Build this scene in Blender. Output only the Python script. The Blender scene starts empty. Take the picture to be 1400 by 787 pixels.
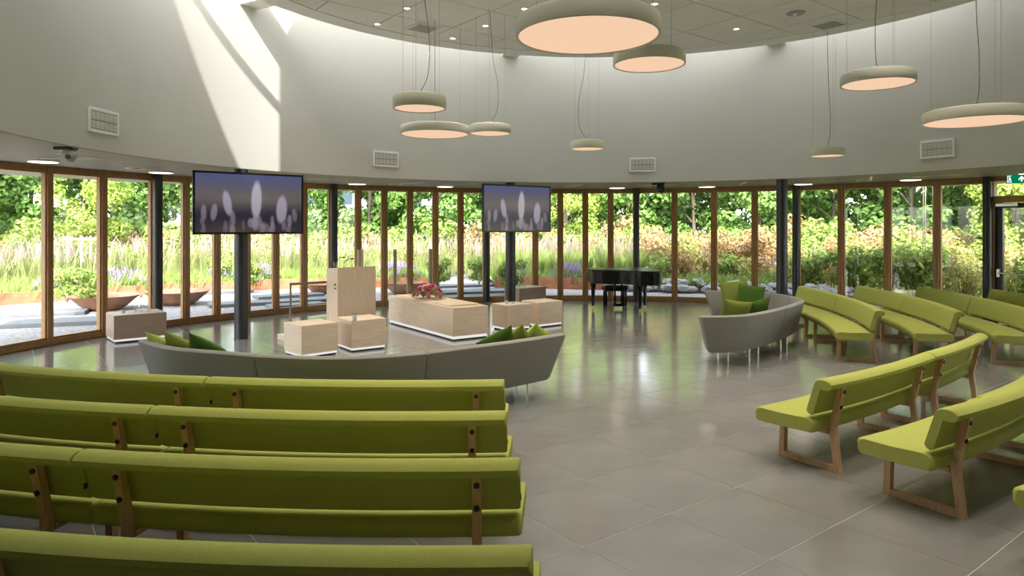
import bpy, math, random
from mathutils import Vector, Matrix

# ------------------------------------------------------------------ camera, sky, sun, exposure
SC = bpy.context.scene
COL = SC.collection
F, U0, CX, HCAM = 933.33, 309.6, 700.0, 2.0          # focal length in pixels, horizon row, centre column, eye height
cam_data = bpy.data.cameras.new('camera')
cam_data.sensor_fit = 'HORIZONTAL'; cam_data.sensor_width = 36.0; cam_data.lens = 24.0
cam_data.shift_y = -(393.5 - U0) / 1400.0
cam_data.clip_start = 0.05; cam_data.clip_end = 500
cam = bpy.data.objects.new('camera', cam_data); COL.objects.link(cam)
cam.location = (0, 0, HCAM); cam.rotation_euler = (math.pi / 2, 0, 0)
SC.camera = cam

SUN_TRAVEL = math.radians(86.0); SUN_ELEV = math.radians(44.1)
world = bpy.data.worlds.new('sky'); SC.world = world; world.use_nodes = True
wn = world.node_tree.nodes; wl = world.node_tree.links
bg = wn['Background']
sky = wn.new('ShaderNodeTexSky'); sky.sky_type = 'NISHITA'; sky.sun_disc = False
sky.sun_elevation = SUN_ELEV; sky.sun_rotation = math.radians(184.0)
sky.air_density = 1.0; sky.dust_density = 2.5; sky.ozone_density = 1.0
hs = wn.new('ShaderNodeHueSaturation'); hs.inputs['Saturation'].default_value = .35    # hazy summer sky
wl.new(sky.outputs[0], hs.inputs['Color']); wl.new(hs.outputs[0], bg.inputs[0]); bg.inputs[1].default_value = 1.45

sd = bpy.data.lights.new('sun', 'SUN'); sd.energy = 8.0; sd.angle = math.radians(0.53); sd.color = (1.0, 0.97, 0.91)
sun = bpy.data.objects.new('sun', sd); COL.objects.link(sun)
trav = Vector((math.cos(SUN_TRAVEL) * math.cos(SUN_ELEV), math.sin(SUN_TRAVEL) * math.cos(SUN_ELEV), -math.sin(SUN_ELEV)))
sun.rotation_euler = trav.to_track_quat('-Z', 'Y').to_euler(); sun.location = (0, -30, 30)

SC.view_settings.view_transform = 'Standard'; SC.view_settings.look = 'None'
SC.view_settings.gamma = 1.0; SC.view_settings.use_curve_mapping = False
SC.view_settings.exposure = 0.40
SC.cycles.max_bounces = 12; SC.cycles.diffuse_bounces = 6; SC.cycles.glossy_bounces = 4
SC.cycles.transparent_max_bounces = 24; SC.cycles.sample_clamp_indirect = 8.0
SC.cycles.caustics_reflective = False; SC.cycles.caustics_refractive = False

# ------------------------------------------------------------------ helpers
PI = math.pi
def rad(d): return math.radians(d)
CEN = Vector((1.68, 8.65))                            # centre of the round hall
R_GLASS, R_DRUM, Z_SOF = 9.95, 7.30, 3.02
def pol(r, deg, z=0.0): return Vector((CEN.x + r * math.cos(rad(deg)), CEN.y + r * math.sin(rad(deg)), z))
def at(x, y, z=0.0):                                  # pixel -> point on the horizontal plane at height z
    Y = F * (HCAM - z) / (y - U0)
    return Vector(((x - CX) * Y / F, Y, z))
def at_y(x, y, Y): return Vector(((x - CX) * Y / F, Y, HCAM - (y - U0) * Y / F))

class MB:
    """collects geometry for ONE mesh object"""
    def __init__(s): s.v = []; s.f = []; s.smooth = []
    def add(s, vs, fs, M=None, smooth=False):
        n = len(s.v)
        s.v += [tuple((M @ Vector(p)) if M else p) for p in vs]
        s.f += [tuple(i + n for i in f) for f in fs]
        s.smooth += [smooth] * len(fs)
        return s
    def box(s, c, d, rz=0.0, M=None):
        hx, hy, hz = d[0] / 2, d[1] / 2, d[2] / 2
        vs = [(x, y, z) for z in (-hz, hz) for y in (-hy, hy) for x in (-hx, hx)]
        fs = [(0, 2, 3, 1), (4, 5, 7, 6), (0, 1, 5, 4), (2, 6, 7, 3), (0, 4, 6, 2), (1, 3, 7, 5)]
        T = Matrix.Translation(c) @ Matrix.Rotation(rz, 4, 'Z')
        if M: T = M @ T
        return s.add(vs, fs, T)
    def bbox(s, c, d, b=0.008, rz=0.0, M=None):       # box with chamfered edges
        hx, hy, hz = d[0] / 2, d[1] / 2, d[2] / 2
        b = min(b, hx * .49, hy * .49, hz * .49)
        rings = []
        for z, k in ((-hz, b), (-hz + b, 0), (hz - b, 0), (hz, b)):
            x1, y1 = hx - k, hy - k
            rings.append([(x1 - (b if not k else b * .5), y1, z), (x1, y1 - (b if not k else b * .5), z), (x1, -y1 + (b if not k else b * .5), z), (x1 - (b if not k else b * .5), -y1, z),
                          (-x1 + (b if not k else b * .5), -y1, z), (-x1, -y1 + (b if not k else b * .5), z), (-x1, y1 - (b if not k else b * .5), z), (-x1 + (b if not k else b * .5), y1, z)])
        vs = [p for r in rings for p in r]; fs = []
        for i in range(3):
            for j in range(8):
                a, c2 = i * 8 + j, i * 8 + (j + 1) % 8
                fs.append((c2, a, a + 8, c2 + 8))
        fs.append(tuple(range(8))); fs.append(tuple(range(31, 23, -1)))
        T = Matrix.Translation(c) @ Matrix.Rotation(rz, 4, 'Z')
        if M: T = M @ T
        return s.add(vs, fs, T)
    def bar(s, a, b, w, t, up=(0, 0, 1)):             # square bar from a to b, w across, t the other way
        a, b = Vector(a), Vector(b); d = (b - a); L = d.length; d.normalize()
        u = Vector(up); x = d.cross(u)
        if x.length < 1e-4: x = d.cross(Vector((1, 0, 0)))
        x.normalize(); y = x.cross(d).normalized()
        M = Matrix((x, d, y)).transposed().to_4x4(); M.translation = (a + b) / 2
        return s.box((0, 0, 0), (w, L, t), 0, M)
    def tube(s, pts, r, n=8, cap=True, radii=None):
        pts = [Vector(p) for p in pts]; vs = []; fs = []
        for i, p in enumerate(pts):
            d = (pts[min(i + 1, len(pts) - 1)] - pts[max(i - 1, 0)]).normalized()
            x = d.cross(Vector((0, 0, 1)))
            if x.length < 1e-3: x = Vector((1, 0, 0))
            x.normalize(); y = x.cross(d)
            rr = radii[i] if radii else r
            vs += [tuple(p + x * (rr * math.cos(2 * PI * k / n)) + y * (rr * math.sin(2 * PI * k / n))) for k in range(n)]
        for i in range(len(pts) - 1):
            for k in range(n):
                a, b = i * n + k, i * n + (k + 1) % n
                fs.append((a, b, b + n, a + n))
        if cap: fs.append(tuple(range(n - 1, -1, -1))); fs.append(tuple(range((len(pts) - 1) * n, len(pts) * n)))
        return s.add(vs, fs, None, True)
    def lathe(s, prof, n=24, M=None, c=(0, 0, 0), smooth=True):
        vs = []; fs = []
        for r, z in prof:
            vs += [(c[0] + r * math.cos(2 * PI * k / n), c[1] + r * math.sin(2 * PI * k / n), c[2] + z) for k in range(n)]
        for i in range(len(prof) - 1):
            for k in range(n):
                a, b = i * n + k, i * n + (k + 1) % n
                fs.append((a, b, b + n, a + n))
        if prof[0][0] > 1e-5: fs.append(tuple(range(n - 1, -1, -1)))
        if prof[-1][0] > 1e-5: fs.append(tuple(range((len(prof) - 1) * n, len(prof) * n)))
        return s.add(vs, fs, M, smooth)
    def prism(s, poly, z0, z1, M=None):
        n = len(poly)
        vs = [(p[0], p[1], z0) for p in poly] + [(p[0], p[1], z1) for p in poly]
        fs = [tuple(range(n - 1, -1, -1)), tuple(range(n, 2 * n))]
        fs += [(k, (k + 1) % n, (k + 1) % n + n, k + n) for k in range(n)]
        return s.add(vs, fs, M)
    def sweep(s, rings, closed_ring=True, caps=True, smooth=True):
        n = len(rings[0]); vs = [p for r in rings for p in r]; fs = []
        for i in range(len(rings) - 1):
            for k in range(n if closed_ring else n - 1):
                a, b = i * n + k, i * n + (k + 1) % n
                fs.append((a, b, b + n, a + n))
        m = len(s.f)
        s.add(vs, fs, None, smooth)
        if caps:
            s.add([tuple(p) for p in rings[0]], [tuple(range(n - 1, -1, -1))])
            s.add([tuple(p) for p in rings[-1]], [tuple(range(n))])
        return s
    def mesh(s, name, mat):
        me = bpy.data.meshes.new(name); me.from_pydata(s.v, [], s.f)
        me.polygons.foreach_set('use_smooth', s.smooth)
        if mat: me.materials.append(mat)
        me.update(); return me
    def build(s, name, mat, parent=None, sharp=40):
        me = s.mesh(name, mat)
        if any(s.smooth): me.set_sharp_from_angle(angle=rad(sharp))
        return link(name, me, parent)
def link(name, me, parent=None):
    o = bpy.data.objects.new(name, me); COL.objects.link(o)
    if parent: o.parent = parent
    return o
def tag(o, label=None, cat=None, group=None, kind=None):
    if label: o['label'] = label
    if cat: o['category'] = cat
    if group: o['group'] = group
    if kind: o['kind'] = kind
    return o
def thing(name, loc=(0, 0, 0), rz=0.0, label=None, cat=None, group=None, kind=None):
    o = bpy.data.objects.new(name, None); o.empty_display_size = .1; COL.objects.link(o)
    o.location = loc; o.rotation_euler = (0, 0, rz)
    return tag(o, label, cat, group, kind)
def copy_tree(o, parent=None):
    c = o.copy(); COL.objects.link(c); c.parent = parent
    for ch in o.children: copy_tree(ch, c)
    return c
def catmull(pts, n):
    P = [Vector(p) for p in pts]; out = []
    for i in range(len(P) - 1):
        p0, p1, p2, p3 = P[max(i - 1, 0)], P[i], P[i + 1], P[min(i + 2, len(P) - 1)]
        for k in range(n):
            t = k / n
            out.append(.5 * (2 * p1 + (p2 - p0) * t + (2 * p0 - 5 * p1 + 4 * p2 - p3) * t * t + (3 * p1 - p0 - 3 * p2 + p3) * t ** 3))
    out.append(P[-1]); return out

# ------------------------------------------------------------------ materials
def mat(name, col, rough=.6, var=0.0, scale=5.0, bump=0.0, bscale=60.0, metal=0.0, spec=.5, stretch=None, col2=None, coat=0.0, detail=4.0):
    m = bpy.data.materials.new(name); m.use_nodes = True
    nt = m.node_tree; b = nt.nodes['Principled BSDF']
    b.inputs['Base Color'].default_value = (*col, 1); b.inputs['Roughness'].default_value = rough
    b.inputs['Metallic'].default_value = metal; b.inputs['Specular IOR Level'].default_value = spec
    if coat: b.inputs['Coat Weight'].default_value = coat; b.inputs['Coat Roughness'].default_value = .05
    tc = nt.nodes.new('ShaderNodeTexCoord'); mp = nt.nodes.new('ShaderNodeMapping')
    nt.links.new(tc.outputs['Object'], mp.inputs[0])
    if stretch: mp.inputs['Scale'].default_value = stretch
    if var or col2:
        nz = nt.nodes.new('ShaderNodeTexNoise'); nz.inputs['Scale'].default_value = scale; nz.inputs['Detail'].default_value = detail
        nt.links.new(mp.outputs[0], nz.inputs[0])
        rp = nt.nodes.new('ShaderNodeValToRGB')
        c2 = col2 if col2 else tuple(c * (1 + var) for c in col)
        c1 = col if col2 else tuple(c * (1 - var) for c in col)
        rp.color_ramp.elements[0].color = (*c1, 1); rp.color_ramp.elements[1].color = (*c2, 1)
        rp.color_ramp.elements[0].position = .3; rp.color_ramp.elements[1].position = .7
        nt.links.new(nz.outputs[0], rp.inputs[0]); nt.links.new(rp.outputs[0], b.inputs['Base Color'])
    if bump:
        n2 = nt.nodes.new('ShaderNodeTexNoise'); n2.inputs['Scale'].default_value = bscale; n2.inputs['Detail'].default_value = 3
        nt.links.new(mp.outputs[0], n2.inputs[0])
        bp = nt.nodes.new('ShaderNodeBump'); bp.inputs['Strength'].default_value = bump; bp.inputs['Distance'].default_value = .01
        nt.links.new(n2.outputs[0], bp.inputs['Height']); nt.links.new(bp.outputs[0], b.inputs['Normal'])
    return m
def emis(name, col, strength):
    m = bpy.data.materials.new(name); m.use_nodes = True; nt = m.node_tree; nt.nodes.clear()
    e = nt.nodes.new('ShaderNodeEmission'); e.inputs[0].default_value = (*col, 1); e.inputs[1].default_value = strength
    o = nt.nodes.new('ShaderNodeOutputMaterial'); nt.links.new(e.outputs[0], o.inputs[0]); return m
def glass(name, tint=(1, 1, 1), base=.04, mx=.9):
    m = bpy.data.materials.new(name); m.use_nodes = True; nt = m.node_tree; nt.nodes.clear()
    t = nt.nodes.new('ShaderNodeBsdfTransparent'); t.inputs[0].default_value = (*tint, 1)
    g = nt.nodes.new('ShaderNodeBsdfGlossy'); g.inputs['Roughness'].default_value = .02
    lw = nt.nodes.new('ShaderNodeLayerWeight'); lw.inputs[0].default_value = .5
    pw = nt.nodes.new('ShaderNodeMath'); pw.operation = 'POWER'; pw.inputs[1].default_value = 5.0
    mu = nt.nodes.new('ShaderNodeMath'); mu.operation = 'MULTIPLY_ADD'; mu.inputs[1].default_value = mx; mu.inputs[2].default_value = base
    mi = nt.nodes.new('ShaderNodeMixShader'); o = nt.nodes.new('ShaderNodeOutputMaterial')
    nt.links.new(lw.outputs['Facing'], pw.inputs[0]); nt.links.new(pw.outputs[0], mu.inputs[0]); nt.links.new(mu.outputs[0], mi.inputs[0])
    nt.links.new(t.outputs[0], mi.inputs[1]); nt.links.new(g.outputs[0], mi.inputs[2]); nt.links.new(mi.outputs[0], o.inputs[0]); return m
def leafmat(name, c1, c2, trans=.35, scale=2.2, spread=(.35, .65)):
    m = bpy.data.materials.new(name); m.use_nodes = True; nt = m.node_tree; nt.nodes.clear()
    tc = nt.nodes.new('ShaderNodeTexCoord'); nz = nt.nodes.new('ShaderNodeTexNoise'); nz.inputs['Scale'].default_value = scale; nz.inputs['Detail'].default_value = 5
    geo = nt.nodes.new('ShaderNodeNewGeometry')
    ad = nt.nodes.new('ShaderNodeMath'); ad.operation = 'MULTIPLY_ADD'; ad.inputs[1].default_value = .35
    nt.links.new(tc.outputs['Object'], nz.inputs[0])
    nt.links.new(geo.outputs['Random Per Island'], ad.inputs[0]); nt.links.new(nz.outputs[0], ad.inputs[2])
    rp = nt.nodes.new('ShaderNodeValToRGB'); rp.color_ramp.elements[0].color = (*c1, 1); rp.color_ramp.elements[1].color = (*c2, 1)
    rp.color_ramp.elements[0].position = spread[0]; rp.color_ramp.elements[1].position = spread[1] + .25
    nt.links.new(ad.outputs[0], rp.inputs[0])
    d = nt.nodes.new('ShaderNodeBsdfPrincipled'); d.inputs['Roughness'].default_value = .55; d.inputs['Specular IOR Level'].default_value = .35
    t = nt.nodes.new('ShaderNodeBsdfTranslucent'); mi = nt.nodes.new('ShaderNodeMixShader'); mi.inputs[0].default_value = trans
    o = nt.nodes.new('ShaderNodeOutputMaterial')
    nt.links.new(rp.outputs[0], d.inputs['Base Color']); nt.links.new(rp.outputs[0], t.inputs[0])
    nt.links.new(d.outputs[0], mi.inputs[1]); nt.links.new(t.outputs[0], mi.inputs[2]); nt.links.new(mi.outputs[0], o.inputs[0]); return m

M_PLASTER = mat('wall_plaster', (.55, .545, .50), .85, var=.015, scale=1.5, bump=.05, bscale=40)
M_SHAFT = mat('shaft_plaster', (.88, .88, .85), .9)
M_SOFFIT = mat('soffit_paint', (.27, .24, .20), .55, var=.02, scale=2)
M_PANEL = mat('ceiling_panel_white', (.84, .84, .80), .85, var=.02, scale=3)
M_SEAM = mat('ceiling_seam', (.10, .10, .095), .8)
M_WOOD = mat('window_larch', (.40, .215, .075), .42, var=.22, scale=3.0, stretch=(14, 14, 1.2), bump=.05, bscale=20)
M_WOODDK = mat('window_gasket', (.055, .03, .016), .5)
M_STEEL = mat('column_charcoal', (.022, .026, .028), .38, var=.1, scale=3)
M_GLASS = glass('window_glass', (.985, .99, .985), .03, .8)
M_CLEAR = glass('drinking_glass', (.97, .98, .98), .06, .9)
M_TILE = mat('floor_tile_grey', (.240, .237, .226), .14, var=.13, scale=1.6, bump=.015, bscale=5, spec=1.0, detail=6)
M_GROUT = mat('floor_grout', (.55, .52, .45), .6)
M_GREEN = mat('bench_wool_lime', (.42, .45, .115), .92, var=.09, scale=160, bump=.35, bscale=420, spec=.15)
M_OAK = mat('bench_oak', (.60, .375, .215), .5, var=.16, scale=4, stretch=(9, 9, 1.5), bump=.04, bscale=25)
M_BOLT = mat('black_bolt', (.012, .011, .011), .4)
M_LOAK = mat('pale_oak_veneer', (.78, .625, .47), .5, var=.10, scale=2.5, stretch=(1.2, 1.2, 16), bump=.03, bscale=20)
M_LOAKV = mat('pale_oak_veneer_upright', (.70, .545, .40), .5, var=.10, scale=2.5, stretch=(16, 16, 1.0), bump=.03, bscale=20)
M_TAUPE = mat('taupe_oak_veneer', (.38, .275, .205), .5, var=.10, scale=2.5, stretch=(1.2, 1.2, 16), bump=.03, bscale=20)
M_WHITE = mat('white_lacquer', (.82, .82, .80), .35)
M_PLINTH = emis('plinth_led_white', (1.0, .98, .94), .62)
M_BLACKGAP = mat('black_shadow_gap', (.008, .008, .008), .6)
M_SOFA = mat('sofa_grey_wool', (.30, .29, .265), .95, var=.08, scale=140, bump=.3, bscale=380, spec=.12)
M_CHROME = mat('brushed_chrome', (.62, .62, .60), .22, metal=1.0)
M_CU1 = mat('cushion_lime', (.36, .46, .10), .9, var=.08, scale=140, bump=.3, bscale=380, spec=.1)
M_CU2 = mat('cushion_olive', (.22, .27, .055), .9, var=.08, scale=140, bump=.3, bscale=380, spec=.1)
M_CU3 = mat('cushion_forest', (.065, .135, .022), .9, var=.08, scale=140, bump=.3, bscale=380, spec=.1)
M_BLACK = mat('piano_black_lacquer', (.006, .006, .006), .16, spec=.35)
M_LID = mat('piano_lid_satin', (.008, .008, .008), .35, spec=.2)
M_BRASS = mat('brass', (.65, .45, .18), .3, metal=1.0)
M_BEZEL = mat('television_bezel', (.008, .008, .009), .3)
M_SHADE = mat('pendant_shell', (.56, .565, .50), .6)
M_LAMP = emis('pendant_diffuser', (1.0, .67, .45), .70)
M_SPOT = emis('soffit_light_lens', (1.0, .86, .66), 3.2)
M_DOWN = emis('downlight_lens', (1.0, .85, .62), 4.0)
M_CABLE = mat('cable_grey', (.06, .06, .055), .6)
M_WIRE = mat('wire_steel', (.42, .41, .38), .4, metal=.6)
M_GRILLE = mat('vent_grille', (.42, .42, .39), .6)
M_BRONZE = mat('patinated_bronze', (.235, .19, .135), .42, metal=.35)
M_SIGN = emis('exit_sign_green', (.0, .20, .085), .75)
M_SIGNW = emis('exit_sign_white', (.85, 1.0, .9), .9)
M_CORTEN = mat('weathered_steel', (.33, .125, .060), .85, var=.25, scale=6, bump=.1, bscale=60)
M_CORTENDK = mat('weathered_steel_bowl', (.24, .11, .062), .8, var=.22, scale=5, bump=.1, bscale=60)
M_GRAVEL = mat('pale_gravel', (.12, .115, .11), .95, col2=(.38, .375, .37), scale=15, bump=1.0, bscale=15, detail=8)
M_SLAB = mat('bluestone_slab', (.10, .112, .125), .6, var=.12, scale=3)
M_ROCK = mat('grey_rock', (.27, .265, .26), .9, var=.22, scale=4, bump=.4, bscale=12)
M_SOIL = mat('bed_ground_cover', (.20, .22, .06), .95, col2=(.42, .37, .17), scale=3, bump=.5, bscale=20)
M_LAWN = mat('meadow_ground', (.15, .21, .055), .95, col2=(.24, .27, .09), scale=.8, bump=.5, bscale=20)
M_TRUNK = mat('bark', (.11, .085, .06), .9, var=.25, scale=5, bump=.4, bscale=20)
M_STAKE = mat('pale_timber_stake', (.42, .34, .24), .8, var=.15, scale=5)
M_TREE1 = leafmat('tree_leaf_deep', (.045, .12, .022), (.20, .34, .075))
M_TREE2 = leafmat('tree_leaf_fresh', (.12, .21, .02), (.40, .50, .10))
M_SHRUB1 = leafmat('shrub_leaf_green', (.09, .18, .03), (.34, .43, .10), scale=3)
M_SHRUB2 = leafmat('shrub_leaf_golden', (.22, .23, .05), (.46, .44, .14), scale=3)
M_SHRUB3 = leafmat('shrub_leaf_russet', (.30, .14, .065), (.44, .34, .15), scale=3)
M_GRASSLOW = leafmat('low_grass', (.11, .21, .035), (.31, .40, .10), scale=2)
M_GRASSTALL = leafmat('tall_grass_blade', (.12, .18, .05), (.30, .31, .13), scale=2)
M_PLUME = leafmat('tall_grass_plume', (.24, .18, .165), (.38, .30, .26), scale=2)
M_SWITCH = leafmat('fountain_grass', (.13, .22, .05), (.38, .46, .13), scale=3)
M_LAV = leafmat('lavender_flower', (.20, .14, .27), (.36, .28, .44), scale=5)
M_HOUSE = mat('render_pale', (.62, .66, .72), .9, var=.04, scale=1)
M_ROOFT = mat('roof_tile_orange', (.50, .16, .08), .8, var=.15, scale=8)
M_PANE = mat('house_pane', (.05, .07, .09), .1)
M_CARP = mat('wall_rear_paint', (.66, .64, .58), .85)

# ------------------------------------------------------------------ the shell of the hall
def ring_sector(mb, r0, r1, z0, z1, a0, a1, n, c=CEN):
    rings = []
    for i in range(n + 1):
        a = rad(a0 + (a1 - a0) * i / n); ca, sa = math.cos(a), math.sin(a)
        rings.append([(c.x + r0 * ca, c.y + r0 * sa, z0), (c.x + r1 * ca, c.y + r1 * sa, z0), (c.x + r1 * ca, c.y + r1 * sa, z1), (c.x + r0 * ca, c.y + r0 * sa, z1)])
    full = abs(abs(a1 - a0) - 360) < 1e-6
    n0 = len(mb.v); mb.sweep(rings, True, not full, False)
    return mb
# outer columns stand on these bearings, the mullions divide the bays between them
COLA = [198.6, 175.0, 151.4, 127.5, 103.9, 80.3, 57.0, 33.8, 10.2, -13.4]
BAYS = [4, 4, 6, 6, 6, 4, 4, 4, 4]

# floor slab and its tiles
fl = MB(); fl.lathe([(.001, -.25), (10.02, -.25), (10.02, -.0025), (.001, -.0025)], 128, c=(CEN.x, CEN.y, 0), smooth=False)
floor = tag(fl.build('floor', M_GROUT), 'dark grey polished floor of large square tiles with pale joints', 'floor', kind='structure')
TS = 0.80; FA = rad(37.4); T1 = at(1145.75, 715)
ux, uy = Vector((math.cos(FA), math.sin(FA))), Vector((-math.sin(FA), math.cos(FA)))
def clip_circle(poly, c, r):                          # a tile cut by the curved glass line
    out = []
    n = len(poly)
    for i in range(n):
        a, b = Vector(poly[i]), Vector(poly[(i + 1) % n])
        ia, ib = (a - c).length <= r, (b - c).length <= r
        if ia: out.append(a)
        if ia != ib:
            lo, hi = (a, b)
            for _ in range(24):
                m = (lo + hi) / 2
                if ((m - c).length <= r) == ia: lo = m
                else: hi = m
            out.append((lo + hi) / 2)
    return out
tiles = []
for i in range(-30, 31):
    for j in range(-30, 31):
        o = Vector((T1.x, T1.y)) + ux * (i * TS) + uy * (j * TS)
        g = .0035
        poly = [o + ux * g + uy * g, o + ux * (TS - g) + uy * g, o + ux * (TS - g) + uy * (TS - g), o + ux * g + uy * (TS - g)]
        poly = clip_circle(poly, CEN, 9.9)
        if len(poly) < 3: continue
        c = sum(poly, Vector((0, 0))) / len(poly)
        seen = c.y > 1.2 and abs(c.x / max(c.y, .1)) < .95 
        tiles.append((0 if seen else 1, c.length, poly, o))
tiles.sort(key=lambda t: (t[0], t[1]))
tile_me = MB(); g = .0035
tile_me.prism([(g, g), (TS - g, g), (TS - g, TS - g), (g, TS - g)], -.0024, 0)
tile_me = tile_me.mesh('tile', M_TILE)
rest = MB()
for k, (sn, d, poly, o) in enumerate(tiles):
    if k < 300:
        if len(poly) == 4 and (poly[0] - o).length < .01 and (poly[2] - poly[0]).length > 1.1:
            t = link('tile', tile_me, floor); t.location = (o.x, o.y, 0); t.rotation_euler = (0, 0, FA)
        else:
            m = MB(); m.prism([(p.x, p.y) for p in poly], -.0024, 0); m.build('tile', M_TILE, floor)
    else: rest.prism([(p.x, p.y) for p in poly], -.0024, 0)
tag(rest.build('further_tiles', M_TILE, floor), kind='stuff')

# the drum wall, the soffit ring and the roofs
dr = MB(); ring_sector(dr, R_DRUM, R_DRUM + .3, Z_SOF + .012, 8.65, 0, 360, 144)
for i in range(len(dr.smooth)): dr.smooth[i] = True
tag(dr.build('wall_drum', M_PLASTER), 'tall curved white plaster drum wall above the glazing', 'wall', kind='structure')
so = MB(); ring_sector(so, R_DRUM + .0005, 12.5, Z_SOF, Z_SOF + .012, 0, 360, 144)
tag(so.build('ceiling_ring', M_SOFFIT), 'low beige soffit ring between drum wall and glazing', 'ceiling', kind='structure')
ro = MB(); ring_sector(ro, R_DRUM + .3, 12.55, Z_SOF + .012, Z_SOF + .73, 0, 360, 96)
tag(ro.build('roof_edge', M_SHAFT), 'flat roof edge over the glazed ring', 'roof', kind='structure')

DC = Vector((1.72, 8.40)); DR, DZ = 6.36, 5.65         # ceiling disc
ce = MB(); ce.lathe([(.001, DZ + .03), (DR - .42, DZ + .03), (DR - .42, DZ), (DR - .02, DZ), (DR, DZ + .02), (DR, 8.60), (.001, 8.60)], 128, c=(DC.x, DC.y, 0))
ceiling = tag(ce.build('ceiling', M_SHAFT, sharp=30), 'white round suspended ceiling disc with square panels', 'ceiling', kind='structure')
PS = 1.2
pa = rad(37.4); px_, py_ = Vector((math.cos(pa), math.sin(pa))), Vector((-math.sin(pa), math.cos(pa)))
seam = MB(); seam.lathe([(.001, DZ + .028), (DR - .43, DZ + .028)], 96, c=(DC.x, DC.y, 0), smooth=False)
seam.build('panel_backing', M_SEAM, ceiling)
for i in range(-7, 7):
    for j in range(-7, 7):
        o = DC + px_ * (i * PS + .3) + py_ * (j * PS + .2); g = .010
        poly = [o + px_ * g + py_ * g, o + px_ * (PS - g) + py_ * g, o + px_ * (PS - g) + py_ * (PS - g), o + px_ * g + py_ * (PS - g)]
        poly = clip_circle(poly, DC, DR - .43)
        if len(poly) < 3: continue
        m = MB(); m.prism([(p.x, p.y) for p in poly], DZ + .004, DZ + .026); m.build('ceiling_panel', M_PANEL, ceiling)
# radial beams that carry the disc, and the slim bars of the skylight ring above
for k, a in enumerate((151.0, 103.7, 56.4, 198.9, 9.0, -38, -86, -134)):
    m = MB(); p0, p1 = pol(5.9, a, 6.12), pol(7.32, a, 6.12)
    m.bar(p0, p1, .38, .40)
    o = m.build('trim_%d' % (k + 1), M_SHAFT); tag(o, 'short white radial beam in the skylight slot ' + ['beside the sun patch', 'left of the largest pendant', 'above the lowest small pendant', 'beyond the left edge', 'beyond the right edge', 'behind the viewer, right', 'behind the viewer', 'behind the viewer, left'][k], 'beam', 'radial beams', 'structure')
bars = MB()
for a in (183.8, 160.2, 207.4, 127, 103.7, 80, 56.4, 33, -14, -38, -62, -86, -110, -134): bars.bar(pol(6.2, a, 8.62), pol(7.5, a, 8.62), .13, .10)
tag(bars.build('skylight_bar', M_SHAFT), 'thin radial bars of the ring skylight', 'skylight', kind='structure')

cv = MB(); ring_sector(cv, 6.2, R_DRUM + .3, 8.66, 8.76, -62, 15, 40)  # unseen cover added to keep the sun off the right of the drum
tag(cv.build('added_sun_cover', M_SHAFT), 'added unseen cover blocking the sun over the ring skylight', 'roof', kind='structure')
# rear wall (behind the camera) closes the ring
wr = MB(); ring_sector(wr, R_GLASS - .1, R_GLASS + .15, 0, Z_SOF, 198.6, 346.6, 60)
tag(wr.build('wall_rear', M_CARP), 'plain pale curved wall behind the benches', 'wall', kind='structure')

# ------------------------------------------------------------------ glazing: one window per bay
def bay(n, a0, a1, lab, z0=0.0, z1=Z_SOF):
    p0, p1 = pol(R_GLASS, a0), pol(R_GLASS, a1)
    mid = (p0 + p1) / 2; d = (p1 - p0); L = d.length; rz = math.atan2(d.y, d.x)
    fr = MB()
    for s in (-1, 1):                                 # jambs: half a mullion each
        fr.bbox((s * (L / 2 - .030), 0, (z0 + z1) / 2), (.050, .15, z1 - z0), .006)
        fr.box((s * (L / 2 - .067), 0, (z0 + z1) / 2), (.024, .085, z1 - z0 - .02))
    w = fr.build('window_%d' % n, M_WOOD)
    w.location = (mid.x, mid.y, 0); w.rotation_euler = (0, 0, rz)
    tag(w, lab, 'window', kind='structure')
    m = MB(); m.bbox((0, 0, z0 + .05), (L - .11, .15, .10), .006); m.box((0, 0, z0 + .115), (L - .158, .085, .034)); m.build('bottom_rail', M_WOOD, w)
    m = MB(); m.bbox((0, 0, z1 - .045), (L - .11, .15, .09), .006); m.box((0, 0, z1 - .105), (L - .158, .085, .034)); m.build('top_rail', M_WOOD, w)
    m = MB()
    for s in (-1, 1): m.box((s * (L / 2), 0, (z0 + z1) / 2), (.010, .12, z1 - z0))
    m.build('gasket', M_WOODDK, w)
    m = MB(); m.box((0, 0, (z0 + z1) / 2), (L - .158, .012, z1 - z0 - .22)); m.build('pane', M_GLASS, w)
    return w
nwin = 0
BAYN = ['of the bay behind the left image edge', 'from the image edge, left of the drinks cabinet', 'right of the dark column by the drinks cabinet', 'right of the dark column behind the lectern', 'right of the dark column at the smaller television',
        'right of the dark column behind the piano', 'right of the dark column beside the round free one', 'beyond the exit door', 'furthest right beyond the exit door']
for k in range(len(BAYS)):
    a0, a1 = COLA[k], COLA[k + 1]
    for i in range(BAYS[k]):
        b0, b1 = a0 + (a1 - a0) * i / BAYS[k], a0 + (a1 - a0) * (i + 1) / BAYS[k]
        if k == 7 and i in (0, 1): continue           # the door stands here
        nwin += 1; bay(nwin, b0, b1, 'larch framed window, %s pane %s' % (('first', 'second', 'third', 'fourth', 'fifth', 'sixth')[i], BAYN[k]))
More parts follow.
